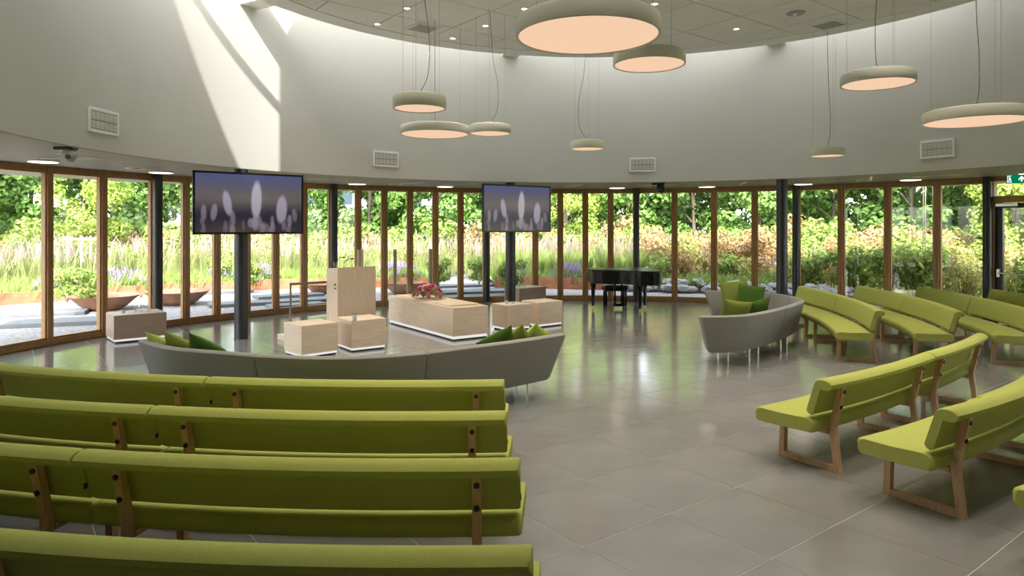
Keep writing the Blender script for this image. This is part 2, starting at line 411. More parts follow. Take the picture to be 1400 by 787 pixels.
# door with transom beside the last dark column
a0, a1 = 33.8, 33.8 - 11.8
p0, p1 = pol(R_GLASS, a0), pol(R_GLASS, a1); mid = (p0 + p1) / 2; d = p1 - p0; L = d.length; rz = math.atan2(d.y, d.x)
m = MB()
for s in (-1, 1): m.bbox((s * (L / 2 - .045), 0, Z_SOF / 2), (.09, .15, Z_SOF), .006)
m.bbox((0, 0, Z_SOF - .045), (L - .18, .15, .09), .006); m.bbox((0, 0, 2.56), (L - .18, .16, .13), .006)
door = m.build('door_1', M_WOOD); door.location = (mid.x, mid.y, 0); door.rotation_euler = (0, 0, rz)
tag(door, 'dark glazed exit door with push bar and transom at the right edge', 'door', kind='structure')
m = MB(); m.box((0, 0, 2.79), (L - .2, .012, .33)); m.build('transom_pane', M_GLASS, door)
leaf = MB()
for s in (-1, 1): leaf.box((s * (L / 2 - .17), 0, 1.25), (.14, .07, 2.48))
leaf.box((0, 0, 2.43), (L - .5, .07, .10)); leaf.box((0, 0, .11), (L - .5, .07, .18))
leaf = leaf.build('door_leaf', M_STEEL, door)
m = MB(); m.box((0, 0, 1.3), (L - .46, .012, 2.2)); m.build('pane', M_GLASS, leaf)
m = MB(); m.tube([(-L / 2 + .2, .11 * -1, 1.05), (L / 2 - .2, -.11, 1.05)], .018, 10)
for s in (-1, 1): m.box((s * (L / 2 - .19), -.075, 1.05), (.05, .08, .16))
m.build('push_bar', M_CHROME, leaf)
m = MB(); m.bbox((-L / 2 + .34, -.07, 2.44), (.42, .07, .07), .008); m.build('door_closer', M_CHROME, leaf)

# dark steel columns: outer ring in the glass line, inner ring under the drum
OUT_L = {175.0: 'slim dark steel column in the glazing beyond the left edge', 151.4: 'slim dark column in the glass wall behind the left drinks cabinet',
         127.5: 'slim dark column in the glass wall behind the lectern', 103.9: 'slim dark column in the glass wall at left edge of the smaller television',
         80.3: 'slim dark column in the glass wall behind the grand piano', 57.0: 'slim dark column in the glass wall, right of the round column by the sofa',
         33.8: 'slim dark column in the glass wall beside the exit door'}
for a in COLA[1:-2]:
    m = MB(); m.lathe([(.085, 0), (.085, Z_SOF)], 24); m.lathe([(.10, 0), (.10, .012), (.085, .014)], 24)
    o = m.build('steel_column', M_STEEL); o.location = pol(R_GLASS - .16, a); tag(o, OUT_L[a], 'column', 'outer columns')
for a, lb in ((151.6, 'round charcoal column carrying the large television on the left'), (103.4, 'round charcoal column carrying the smaller television in the centre'),
              (55.8, 'round charcoal column standing free behind the right-hand sofa'), (199.3, None)):
    if not lb: continue
    m = MB(); m.lathe([(.115, 0), (.115, Z_SOF)], 32); m.lathe([(.125, 0), (.125, .01), (.115, .012)], 32)
    o = m.build('round_column', M_STEEL); o.location = pol(7.40, a); tag(o, lb, 'column', 'inner columns')

SECT = [(0, 'beyond the left image edge'), (56, 'in the leftmost window'), (134, 'in the second window from left'), (205, 'in the window above the left cabinet'), (262, 'just left of the large television'), (418, 'behind the large television'),
        (455, 'between large television and lectern'), (522, 'behind the lectern'), (592, 'behind the flowers'), (664, 'left of the smaller television'), (755, 'behind the smaller television'), (806, 'just left of the piano'),
        (900, 'behind the piano'), (960, 'between piano and right sofa'), (1056, 'behind the right sofa'), (1096, 'behind the round free column'), (1152, 'in the window right of the round column'),
        (1215, 'above the first right-hand benches'), (1284, 'above the second right-hand benches'), (1356, 'in the window left of the exit door'), (1400, 'in the exit door glass'), (1e9, 'beyond the right image edge')]
def seen_x(p): return (CX + F * p[0] / p[1]) if p[1] > .5 else (-9999 if p[0] < 0 else 9999)
def sect(p):                                          # what the thing stands behind or beside, as seen from the room
    x = seen_x(p)
    for lim, w in SECT:
        if x < lim: return w
def bearing(p): return math.degrees(math.atan2(p[1] - CEN.y, p[0] - CEN.x)) % 360
# ------------------------------------------------------------------ lamps and fittings on ceiling, soffit and drum
PEND = [  # px of the diffuser centre, its row, real diameter, distance Y, label
    (803.5, 51, 1.20, 5.74, 'largest round pendant lamp, hanging highest in the middle', 0),
    (887.5, 89, .90, 8.66, 'medium pendant lamp tucked behind the right of the largest one', .04),
    (573.5, 149, .60, 7.82, 'small drum pendant lamp on a slack cable, above two flatter ones', .10),
    (594.5, 184, 1.20, 12.04, 'wide flat pendant lamp below the small drum pendant on the left', 0),
    (670, 183, .70, 11.66, 'small pendant lamp just right of the wide flat left one', .12),
    (803, 204, .60, 12.25, 'small pendant lamp hanging low right under the largest one', -.14),
    (1131, 213.5, .60, 12.72, 'lowest small pendant lamp, above the round column by the sofa', .05),
    (1200, 115.5, .90, 9.03, 'medium pendant lamp high on the right between two others', -.03),
    (1333, 167, 1.20, 8.96, 'wide flat pendant lamp at the far right of the room', .05)]
for x, y, D, Y, lb, sl in PEND:
    p = at_y(x, y, Y); r = D / 2; h = .154
    t = thing('pendant_lamp', p, 0, lb, 'pendant lamp', 'pendant lamps')
    m = MB(); m.lathe([(r - .02, .012), (r - .012, 0), (r, 0), (r + .004, .006), (r + .004, h - .03), (r - .006, h - .008), (r - .03, h), (.001, h)], 64); m.build('shell', M_SHADE, t, 35)
    m = MB(); m.lathe([(.001, .010), (r - .016, .010), (r - .016, .016), (.001, .016)], 64); m.build('diffuser', M_LAMP, t)
    m = MB(); m.lathe([(.07, h), (.07, h + .035), (.001, h + .035)], 20); m.build('canopy_box', M_SHADE, t)
    top = DZ + .005 - p.z
    for k in range(3):
        a = 2 * PI * k / 3 + .5; m = MB(); m.tube([(r * .82 * math.cos(a), r * .82 * math.sin(a), h - .01), (r * .82 * math.cos(a), r * .82 * math.sin(a), top)], .0022, 5, False); m.build('suspension_wire', M_WIRE, t)
    pts = catmull([(0, 0, h + .03), (sl, 0, h + .25), (sl * 1.1, 0, h + .7), (sl * .4, 0, (h + top) / 2 + .2), (0, 0, top)], 8)
    m = MB(); m.tube(pts, .004, 6, False); m.build('power_cable', M_CABLE, t)

SOFL = [(168, 'above the first window from the left edge'), (153.9, 'left of the large television, by the dark column'), (139.8, 'hidden behind the large television'),
        (125.7, 'just right of the large television, above the lectern'), (111.6, 'left of the smaller television, above the flower arrangement'), (97.5, 'right behind the smaller television'),
        (83.4, 'above the left end of the grand piano'), (69.3, 'between grand piano and grey sofa'), (55.2, 'right of the free-standing round column'),
        (41.1, 'above the middle of the right-hand benches'), (27.4, 'above the exit door at right edge')]
for a, lb in SOFL:
    t = thing('soffit_light', pol(9.12, a, Z_SOF - .026), 0, 'round glowing soffit light ' + lb, 'ceiling light', 'soffit lights')
    m = MB(); m.lathe([(.20, 0), (.215, .004), (.215, .026), (.001, .026)], 32); m.build('trim_ring', M_WHITE, t)
    m = MB(); m.lathe([(.001, -.004), (.19, -.004), (.2, 0), (.001, .002)], 32); m.build('lens', M_SPOT, t)
for i, (a, r) in enumerate([(172, 8.0), (169.5, 8.35), (161, 8.4), (146, 8.35), (133, 8.3), (119, 8.4), (108, 8.3), (91, 8.4), (77, 8.4), (63, 8.3), (49, 8.4), (44, 8.1), (36, 8.4)]):
    c = pol(r, a, Z_SOF); o = MB(); o.bbox((0, 0, -.005), (.95, .045, .01), .003); o = o.build('slot_diffuser', M_WHITE); o.location = c; o.rotation_euler = (0, 0, rad(a + (18 if i % 2 else 90)))
    tag(o, 'thin white slot diffuser %s the soffit, %s' % (('along', 'across')[i % 2], sect(c).replace('in the', 'above the')), 'air slot', 'soffit slot diffusers')
for i, (a, lb) in enumerate([(158.5, 'left of the dark column by the drinks cabinet'), (120.3, 'above the posts behind the lectern'), (46.5, 'right of the free-standing column')]):
    t = thing('soffit_vent', pol(8.85, a, Z_SOF), 0, 'small round ceiling vent in the soffit ' + lb, 'vent', 'round soffit vents')
    m = MB(); m.lathe([(.15, -.012), (.16, -.006), (.16, 0), (.001, 0)], 24); m.build('vent_ring', M_WHITE, t)
    m = MB(); m.lathe([(.001, -.02), (.05, -.016), (.07, -.013), (.11, -.0125), (.001, -.0122)], 24); m.build('vent_core', M_BLACKGAP, t)
for (x, y, lb) in ((95, 201, 'grey dome security camera under the soffit at the left'), (903, 250.5, 'small dark security camera under the soffit above the piano')):
    p = at(x, y, Z_SOF); s = 1.0 if x < 200 else 1.15
    t = thing('security_camera', p, 0, lb, 'camera', 'security cameras')
    m = MB(); m.bbox((-.05 * s, 0, -.02), (.26 * s, .12 * s, .04), .01); m.build('mount', M_STEEL, t)
    m = MB(); m.lathe([(.001, -.20 * s), (.045 * s, -.19 * s), (.075 * s, -.155 * s), (.085 * s, -.11 * s), (.08 * s, -.06 * s), (.06 * s, -.035), (.001, -.035)], 24); m.build('housing', M_GRILLE if x < 200 else M_STEEL, t)
    m = MB(); m.lathe([(.03 * s, 0), (.03 * s, .02), (.001, .022)], 16, Matrix.Translation((.03 * s, -.07 * s, -.13 * s)) @ Matrix.Rotation(rad(100), 4, 'X')); m.build('lens', M_BOLT, t)

for a, lb in ((174.7, 'white wall vent grille on the drum, left of the sun patch'), (126.7, 'white wall vent grille between the two televisions'),
              (79.4, 'white wall vent grille above the grand piano'), (32.5, 'white wall vent grille at right below the widest pendant')):
    t = thing('wall_vent', pol(R_DRUM - .012, a, 3.43), rad(a + 90), lb, 'vent', 'drum wall vents')
    m = MB(); W, H = .60, .33
    for s in (-1, 1): m.bbox((s * (W / 2 - .02), 0, 0), (.04, .03, H), .004); m.bbox((0, 0, s * (H / 2 - .02)), (W - .08, .03, .04), .004)
    m.build('vent_frame', M_WHITE, t)
    m = MB(); m.box((0, .004, 0), (W - .08, .008, H - .08)); m.build('vent_back', M_GRILLE, t)
    for i in range(6):
        for j in range(2):
            m = MB(); cx, cz = -.215 + .086 * i, -.06 + .12 * j; yq = .012
            for q in range(4): m.box((cx, yq, cz - .036 + .024 * q), (.07, .012, .012))
            m.build('louvre', M_WHITE, t)

DL_WATT = 140.0
DLS = [(556.5, 11.5), (515.8, 33), (619, 52.6), (663.6, 35.2), (716.9, 12.2), (895, 5.6), (1006.8, 39.7)]
DLN = ['nearest the slack cable of the small drum pendant', 'furthest left near the ceiling rim', 'close to the rim right of the square grille', 'above the small left pendant cable', 'left of the largest pendant', 'right of the largest pendant', 'alone left of the round air diffuser']
DLP = [(at(x, y, DZ), lb) for (x, y), lb in zip(DLS, DLN)]
for R_, n_ in ((1.4, 5), (3.0, 10), (4.5, 16)):       # further downlights added out of view above the seats to brighten the hall
    for k in range(n_):
        a_ = 2 * PI * k / n_ + R_; q_ = Vector((DC.x + R_ * math.cos(a_), DC.y + R_ * math.sin(a_), DZ))
        if q_.y < 10.9: DLP.append((q_, 'added out of view to light the benches'))
for p, lb in DLP:
    t = thing('downlight', p, 0, 'small recessed ceiling downlight ' + lb, 'downlight', 'ceiling downlights')
    m = MB(); m.lathe([(.055, -.002), (.075, -.008), (.085, -.004), (.085, .004), (.001, .004)], 24); m.build('trim_ring', M_WHITE, t)
    m = MB(); m.lathe([(.001, -.004), (.05, -.003), (.001, 0)], 20); m.build('lens', M_DOWN, t)
    ld = bpy.data.lights.new('spot_lamp', 'SPOT'); ld.energy = DL_WATT; ld.spot_size = rad(82); ld.spot_blend = .9; ld.shadow_soft_size = .05; ld.color = (1.0, .90, .76)
    lo = bpy.data.objects.new('spot_lamp', ld); COL.objects.link(lo); lo.parent = t; lo.location = (0, 0, -.03)
for (x, y), lb in (((578.9, 38.8), 'square return air grille on the ceiling near the left rim'), ((1133, 34), 'square return air grille on the ceiling at the right')):
    p = at(x, y, DZ); t = thing('ceiling_grille', p, FA, lb, 'vent', 'square ceiling grilles')
    m = MB()
    for s in (-1, 1): m.box((s * .24, 0, -.006), (.05, .53, .012)); m.box((0, s * .24, -.006), (.43, .05, .012))
    m.build('grille_frame', M_WHITE, t)
    for q in range(9):
        m = MB(); m.box((-.19 + .0475 * q, 0, -.004), (.022, .43, .008)); m.build('grille_slat', M_GRILLE, t)
p = at(1087.7, 16.5, DZ); t = thing('air_diffuser', p, 0, 'round metal ceiling air diffuser with concentric rings', 'vent')
m = MB(); m.lathe([(.16, -.012), (.23, -.016), (.26, -.004), (.26, .004), (.001, .004)], 40); m.build('outer_ring', M_WHITE, t)
m = MB(); m.lathe([(.10, -.02), (.15, -.028), (.16, -.012), (.12, -.006), (.001, -.004)], 40); m.build('inner_ring', M_GRILLE, t)
m = MB(); m.lathe([(.001, -.06), (.04, -.055), (.055, -.03), (.02, -.005), (.001, -.003)], 24); m.build('centre_cone', M_CHROME, t)

# exit sign hanging from the soffit in front of the door
p = at_y(1391, 244.5, 12.6)
t = thing('exit_sign', (p.x, p.y, p.z), rad(-52), 'green emergency exit sign with white running figure and arrow, near door', 'sign')
m = MB(); m.bbox((0, 0, 0), (.32, .05, .16), .006); m.build('sign_box', M_SIGN, t)
m = MB(); m.box((0, 0, .5 * (Z_SOF - p.z) + .04), (.04, .02, Z_SOF - p.z - .08)); m.build('hanger', M_WHITE, t)
m = MB(); y0 = -.027
def flat(poly): 
    n = len(poly); m.add([(q[0], y0, q[1]) for q in poly], [tuple(range(n))])
flat([(-.15, -.065), (-.085, -.065), (-.085, -.055), (-.14, -.055), (-.14, .055), (-.085, .055), (-.085, .065), (-.15, .065)])
flat([(-.125, .03), (-.105, .03), (-.105, .05), (-.125, .05)]); flat([(-.13, .02), (-.1, .025), (-.085, -.005), (-.1, -.02), (-.075, -.05), (-.09, -.055), (-.115, -.02), (-.135, -.05), (-.145, -.04), (-.12, -.005)])
m.build('running_figure', M_SIGNW, t)
m = MB(); flat([(.06, -.05), (.085, -.05), (.085, .0), (.12, -.03), (.12, .0), (.0725, .055), (.025, .0), (.025, -.03), (.06, .0)]); m.build('arrow', M_SIGNW, t)

# ------------------------------------------------------------------ benches
RC = 9.5
def bench_parts(L, cut=0):
    """a curved bench module: x along it, seat faces +y, origin on the floor at the middle of the seat"""
    t = bpy.data.objects.new('bench', None); COL.objects.link(t)
    def P(s, d, z):
        if s * cut > 0: s += cut * .14 * (d + .26) * min(1, max(0, (abs(s) - L / 2 + .5) / .5))
        a = s / RC; return ((RC - d) * math.sin(a), RC - (RC - d) * math.cos(a), z)
    def sweep(sec, s0, s1, n, rnd):
        rings = []; cx = sum(q[0] for q in sec) / len(sec); cz = sum(q[1] for q in sec) / len(sec)
        prof = [(0, 1 - rnd[0]), (rnd[1] * .3, 1 - rnd[0] * .35), (rnd[1], 1.0)]
        ss = [(s0 + a, k) for a, k in prof] + [(s0 + rnd[1] + (s1 - s0 - 2 * rnd[1]) * i / n, 1.0) for i in range(1, n)] + [(s1 - a, k) for a, k in reversed(prof)]
        for s, k in ss: rings.append([P(s, cx + (q[0] - cx) * k, cz + (q[1] - cz) * (k if k < 1 else 1)) for q in sec])
        m = MB(); m.sweep(rings); return m
    seat = [(-.205, .336), (-.228, .352), (-.236, .385), (-.233, .42), (-.215, .445), (-.17, .456), (.05, .450), (.25, .456), (.28, .446), (.29, .425), (.289, .365), (.272, .338), (.1, .333)]
    sweep(seat, -L / 2, L / 2, 12, (.10, .02)).build('seat', M_GREEN, t, 50)
    back = [(-.172, .492), (-.163, .515), (-.228, .735), (-.242, .765), (-.27, .782), (-.315, .784), (-.352, .772), (-.374, .748), (-.372, .722), (-.352, .704), (-.318, .702), (-.284, .706), (-.280, .70), (-.222, .49), (-.198, .478)]
    sweep(back, -L / 2 + .004, L / 2 - .004, 12, (.07, .016)).build('backrest', M_GREEN, t, 33)
    m = MB(); m.box(P(L / 2 + .001, -.26, .57), (.004, .022, .03)); m.build('cloth_tag', M_BOLT, t)
    for sgn in (-1, 1):
        s = sgn * (L / 2 - .245); a = s / RC; w = .050
        T = Matrix.Translation(P(s, 0, 0)) @ Matrix.Rotation(a, 4, 'Z')
        def plank(poly, name):
            m = MB(); n = len(poly)
            m.add([(-w / 2, y, z) for y, z in poly] + [(w / 2, y, z) for y, z in poly], [tuple(range(n)), tuple(range(2 * n - 1, n - 1, -1))] + [(k + n, (k + 1) % n + n, (k + 1) % n, k) for k in range(n)], T)
            return m.build(name, M_OAK, t)
        plank([(.195, .045), (.245, .045), (.233, .335), (.187, .335)], 'front_leg')
        plank([(.247, 0), (.245, .045), (-.262, .045), (-.268, 0)], 'floor_rail')
        post = plank([(-.262, .0455), (-.255, .0), (-.315, 0), (-.276, .365), (-.352, .705), (-.305, .712), (-.239, .42), (-.226, .345)], 'back_post')
        plank([(.187, .300), (.187, .332), (-.222, .332), (-.222, .295)], 'seat_rail')
        for zz, yy in ((.665, -.345), (.535, -.316)):
            m = MB(); m.lathe([(.016, 0), (.016, .008), (.001, .010)], 14, T @ Matrix.Translation((0, yy, zz)) @ Matrix.Rotation(rad(98), 4, 'X')); m.build('bolt', M_BOLT, post)
    return t
PROTO = {}
def bench(p, q, label, group, cut=0, dback=-.26):
    """p, q: plan points under the two ends of the top of its backrest; the seat faces left of p->q"""
    p, q = Vector((p[0], p[1])), Vector((q[0], q[1])); d = q - p; L = round(d.length * RC / (RC + .26), 2)
    if (L, cut) not in PROTO: PROTO[L, cut] = bench_parts(L, cut); o = PROTO[L, cut]
    else: o = copy_tree(PROTO[L, cut])
    n = Vector((-d.y, d.x)).normalized(); mid = (p + q) / 2
    sag = RC + .26 - math.sqrt((RC + .26) ** 2 - (d.length / 2) ** 2)
    c = mid - n * (dback + sag)
    o.location = (c.x, c.y, 0); o.rotation_euler = (0, 0, math.atan2(d.y, d.x))
    return tag(o, label, 'bench', group)
LBL = 'lime bench seen from behind, '
LG = 'green benches left of the aisle'
def turn(p, deg, L): return (p[0] + L * math.cos(rad(deg)), p[1] + L * math.sin(rad(deg)))
rows = [((-.054, 5.47), 177.6, 165.2, 'front row of left block'), ((-.03, 4.54), 176.8, 165.0, 'second row of left block'),
        ((.048, 3.62), 176.5, 163.5, 'third row of left block'), ((.085, 2.63), 175.5, 162.0, 'nearest row of left block')]
for p, a1, a2, nm in rows:
    j = turn(p, a1, 2.40); j2 = turn(j, a1 + (a2 - a1) * .06, .005); e = turn(j2, a2, 2.40)
    bench(j, p, LBL + nm + ', at the aisle', LG, 1); bench(e, j2, LBL + nm + ', left end', LG)
RG = 'green benches right of the aisle facing away'
def rbench(p, ang, L, label, group):                  # p is the aisle end; the seat faces left of the walk from p along ang
    q = turn(p, ang, L); bench(p, q, label, group, -1 if 'aisle end' in label or 'nearest row' in label else 0); return q
BR = 'lime bench with oak legs, '
q = rbench((2.44, 5.46), 37.2, 1.95, BR + 'right of the aisle, front row, aisle end', RG)
rbench(turn(q, 39, .02), 42.0, 1.80, BR + 'right of the aisle, front row, far end', RG)
q = rbench((2.87, 4.59), 35.8, 2.05, BR + 'right of the aisle, second row, aisle end', RG)
rbench(turn(q, 37, .02), 40.5, 2.05, BR + 'right of the aisle, second row, cut off by image edge', RG)
rbench((3.30, 3.62), 34.5, 2.05, BR + 'right of the aisle, nearest row, only seat corner visible', RG)
SG = 'green benches by the right windows'
for (pn, pj, pf, nm, near) in (((5.30, 9.92), (5.80, 12.12), (5.88, 14.0), 'first row by the right windows', True), ((6.38, 9.80), (6.97, 12.1), (7.12, 14.1), 'second row by the right windows', True),
                               ((7.42, 9.62), (8.02, 11.9), (8.26, 13.9), 'third row by the right windows', True), ((8.60, 9.35), (9.05, 11.45), (9.32, 13.3), 'last row by the right windows', True)):
    pv = Vector(pj); gap = (Vector(pn) - pv).normalized() * .005
    bench(pn, pv + gap, 'lime bench seen from the front, ' + nm + ', near end', SG, -1)
    bench(pv - gap, pf, 'lime bench seen from the front, ' + nm + ', window end', SG)

# ------------------------------------------------------------------ curved grey sofas
def sofa(pts, legs, label, base):
    t = thing('curved_sofa', (base[0], base[1], 0), 0, label, 'sofa', 'curved grey sofas')
    B = Vector((base[0], base[1], 0))
    path = catmull([Vector((p[0], p[1], 0)) - B for p in pts], 10); n = len(path)
    cum = [0]
    for i in range(1, n): cum.append(cum[-1] + (path[i] - path[i - 1]).length)
    def pt(s):
        s = max(0, min(cum[-1], s)); i = 0
        while i < n - 2 and cum[i + 1] < s: i += 1
        k = (s - cum[i]) / max(cum[i + 1] - cum[i], 1e-6)
        p = path[i].lerp(path[i + 1], k); lo, hi = max(i - 2, 0), min(i + 3, n - 1)
        d = (path[hi] - path[lo]).normalized(); return p, Vector((-d.y, d.x, 0))   # inward on the left of the walk
    tot = cum[-1]
    back = [(0.0, .735), (.012, .75), (.05, .757), (.095, .75), (.108, .73), (.20, .44), (.235, .30), (.215, .235), (.15, .215), (.125, .235)]
    seat = [(.215, .262), (.215, .415), (.26, .43), (.62, .435), (.70, .425), (.725, .40), (.722, .29), (.70, .255)]
    k = 3
    for j in range(k):
        s0, s1 = tot * j / k + (.004 if j else 0), tot * (j + 1) / k - (.004 if j < k - 1 else 0)
        for sec, nm in ((back, 'backrest'), (seat, 'seat')):
            a0, a1 = s0, s1
            if nm == 'seat' and j == 0: a0 += .12
            if nm == 'seat' and j == k - 1: a1 -= .12
            cx = sum(q[0] for q in sec) / len(sec); cz = sum(q[1] for q in sec) / len(sec); rings = []
            N = 16; ss = [a0 + (a1 - a0) * i / N for i in range(N + 1)]
            lst = [(a0, .93), (a0 + .01, .98)] + [(x, 1) for x in [a0 + .025] + ss[1:-1] + [a1 - .025]] + [(a1 - .01, .98), (a1, .93)]
            for s, f in lst:
                p, nv = pt(s); d3 = Vector((nv.y, -nv.x, 0)); ring = []
                for q in sec:
                    dd, zz = cx + (q[0] - cx) * f, cz + (q[1] - cz) * f
                    flare = 0.0
                    if nm == 'backrest':               # the free ends lean outward towards their top
                        e0, e1 = s / .5, (tot - s) / .5
                        if e0 < 1: flare = -(zz - .22) * .30 * (1 - e0)
                        if e1 < 1: flare = (zz - .22) * .30 * (1 - e1)
                    ring.append(tuple(p + nv * dd + d3 * flare + Vector((0, 0, zz))))
                rings.append(ring)
            m = MB(); m.sweep(rings); m.build(nm, M_SOFA, t, 50)
    m = MB()
    for (x, y) in legs:
        m = MB(); m.tube([(x - B.x, y - B.y, 0), (x - B.x, y - B.y, .27)], .012, 10); m.build('leg', M_CHROME, t)
    return t, pt, tot, B
LEFT_P = [(-4.02, 7.42), (-3.55, 7.02), (-2.93, 6.78), (-2.3, 6.57), (-1.62, 6.50), (-1.0, 6.68), (-.40, 7.10), (.10, 7.48), (.52, 7.86)]
legsL = [(.05, 7.93), (.17, 7.52), (-.55, 7.20), (-1.45, 6.72), (-2.5, 6.80), (-3.6, 7.25), (-3.55, 7.75), (-2.3, 7.22), (-1.3, 7.2), (-.75, 7.6)]
s1, ptL, totL, BL = sofa(LEFT_P, legsL, 'long curved grey sofa seen from behind, in front of the left benches', (-1.8, 7.2))
RIGHT_P = [(2.78, 9.50), (3.12, 9.54), (3.52, 9.78), (4.25, 10.55), (4.95, 11.55), (5.06, 12.3), (4.84, 13.0), (4.4, 13.32), (3.9, 13.34)]
legsR = [(3.0, 9.93), (3.456, 9.8 + .13), (3.70, 10.25), (4.277, 10.85), (4.62, 11.45), (4.72, 12.4), (4.3, 13.1), (3.85, 13.1), (3.2, 10.1), (4.2, 12.3)]
s2, ptR, totR, BR_ = sofa(RIGHT_P, legsR, 'C-shaped grey sofa open to the left, beside the piano and right benches', (3.9, 11.6))

def pillow(c, rot, size, material, label, thick=.15):
    N = 12; vs = []; fs = []
    for sgn in (1, -1):
        for i in range(N + 1):
            for j in range(N + 1):
                u, v = -1 + 2 * i / N, -1 + 2 * j / N
                e = (max(0, 1 - abs(u) ** 2.4) * max(0, 1 - abs(v) ** 2.4)) ** .5
                pin = 1 - .07 * (1 - abs(u)) * abs(v) - .07 * (1 - abs(v)) * abs(u)
                vs.append((u * size / 2 * (1 - .06 * (1 - v * v)), v * size / 2 * (1 - .06 * (1 - u * u)), sgn * (e * thick / 2 + .003)))
    W = N + 1
    for h in range(2):
        for i in range(N):
            for j in range(N):
                a = h * W * W + i * W + j; q = (a, a + W, a + W + 1, a + 1); fs.append(q if h == 0 else q[::-1])
    edge = [i * W for i in range(W)] + [N * W + j for j in range(1, W)] + [i * W + N for i in range(N - 1, -1, -1)] + [j for j in range(N - 1, 0, -1)]
    for k in range(len(edge)):
        a, b = edge[k], edge[(k + 1) % len(edge)]; fs.append((b, a, a + W * W, b + W * W))
    m = MB(); m.add(vs, fs, None, True); o = m.build('throw_cushion', material, None, 70)
    o.location = c; o.rotation_euler = rot
    return tag(o, label, 'cushion', 'green throw cushions')
# cushion axes: local z is its thickness; lean it back against the sofa
def lean(px, z, Y, yaw, spin, size, material, label, tilt=54):
    p = Vector(((px - CX) * Y / F, Y, z)); R_ = Matrix.Rotation(rad(yaw), 4, 'Z') @ Matrix.Rotation(rad(tilt), 4, 'X') @ Matrix.Rotation(rad(spin), 4, 'Z')
    pillow(p, R_.to_euler(), size, material, label)
lean(228, .625, 7.50, 150, 20, .44, M_CU1, 'pale lime cushion peeking over the left sofa, leftmost of its three')
lean(252, .64, 7.38, 155, 28, .46, M_CU2, 'olive cushion peeking over the left sofa, middle of three')
lean(284, .645, 7.22, 160, 33, .46, M_CU3, 'dark green cushion peeking over the left sofa, beside the olive one')
lean(679, .645, 7.76, 215, -30, .45, M_CU3, 'mid green cushion peeking over right end of the left sofa')
lean(704, .645, 7.95, 217, 40, .42, M_CU2, 'olive lime cushion peeking over right end of left sofa, middle')
lean(727, .65, 8.15, 222, 30, .40, M_CU1, 'bright lime cushion with raised corner at right end of left sofa')
lean(1005, .737, 12.75, -12, 6, .52, M_CU2, 'large olive cushion standing against the far arm of the right sofa', 68)
lean(1026, .70, 12.45, -30, -4, .48, M_CU3, 'dark green square cushion leaning on the olive one, right sofa', 68)
lean(1003, .685, 10.24, 188, 8, .48, M_CU2, 'olive cushion behind the near back of the right sofa', 66)
lean(1035, .67, 10.66, 215, -10, .46, M_CU3, 'dark green cushion mostly hidden behind near back of right sofa', 66)

# ------------------------------------------------------------------ oak blocks, cabinets, lectern, catafalque
def oak_block(fl_, ang, w, d, h, material, name, label, cat, lit=True, group=None):
    """fl_: front left corner on the floor, ang: bearing of the front edge, depth goes to the left of it"""
    t = thing(name, (fl_[0], fl_[1], 0), rad(ang), label, cat, group)
    m = MB(); m.bbox((w / 2, d / 2, (h + .065) / 2), (w, d, h - .065), .004); m.build('body', material, t)
    m = MB(); m.box((w / 2, d / 2, h + .001), (w - .012, d - .012, .004)); m.build('top_panel', M_LOAK if material is not M_TAUPE else M_LOAK, t)
    m = MB(); m.box((w / 2, d / 2, .046), (w - .03, d - .03, .036)); m.build('white_plinth', M_PLINTH, t)
    m = MB(); m.box((w / 2, d / 2, .014), (w - .06, d - .06, .028)); m.build('shadow_gap', M_BLACKGAP, t)
    return t
G = 'pale oak cubes'
oak_block((-3.17, 10.28), 44, .62, .58, .50, M_LOAK, 'oak_cube', 'pale oak cube nearest the camera, left of the candle cube', 'cube', group=G)
oak_block((-2.55, 10.84), 36, .60, .60, .50, M_LOAK, 'oak_cube', 'pale oak cube in front of the lectern with a candle on it', 'cube', group=G)
oak_block((-.10, 12.98), 36, .57, .50, .495, M_LOAK, 'oak_cube', 'pale oak cube right of the flower block with small candles on top', 'cube', group=G)
oak_block((.52, 13.45), 38, .64, .54, .50, M_LOAK, 'oak_cube', 'pale oak cube with bare top, rightmost by the smaller television', 'cube', group=G)
oak_block((-6.79, 11.64), 41, .83, .66, .475, M_TAUPE, 'drinks_cabinet', 'low taupe oak cabinet with carafe and candle by the left windows', 'cabinet', group='drinks cabinets')
oak_block((.18, 16.54), 37, .84, .62, .50, M_TAUPE, 'drinks_cabinet', 'low taupe oak cabinet behind the centre television column', 'cabinet', group='drinks cabinets')
# the long block that carries the flowers
ca = rad(34.5); t = thing('catafalque', (-1.03, 11.90, 0), ca, 'long pale oak block with glowing white base, flowers lying on it', 'catafalque')
W_, D_, H_ = .73, 2.68, .578
m = MB(); m.bbox((W_ / 2, D_ / 2, (H_ + .08) / 2), (W_, D_, H_ - .08), .004); m.build('body', M_LOAK, t)
m = MB(); m.box((W_ / 2, D_ / 2, .054), (W_ - .03, D_ - .03, .050)); m.build('white_plinth', M_PLINTH, t)
m = MB(); m.box((W_ / 2, D_ / 2, .0145), (W_ - .06, D_ - .06, .029)); m.build('shadow_gap', M_BLACKGAP, t)
m = MB(); m.bbox((W_ / 2 + .0, D_ / 2, H_ + .014), (W_ - .14, D_ - .42, .028), .005); m.build('lid_board', M_LOAK, t)
m = MB(); m.box((W_ - .01, .02, .05), (.02, .02, .1)); m.build('foot', M_WHITE, t)

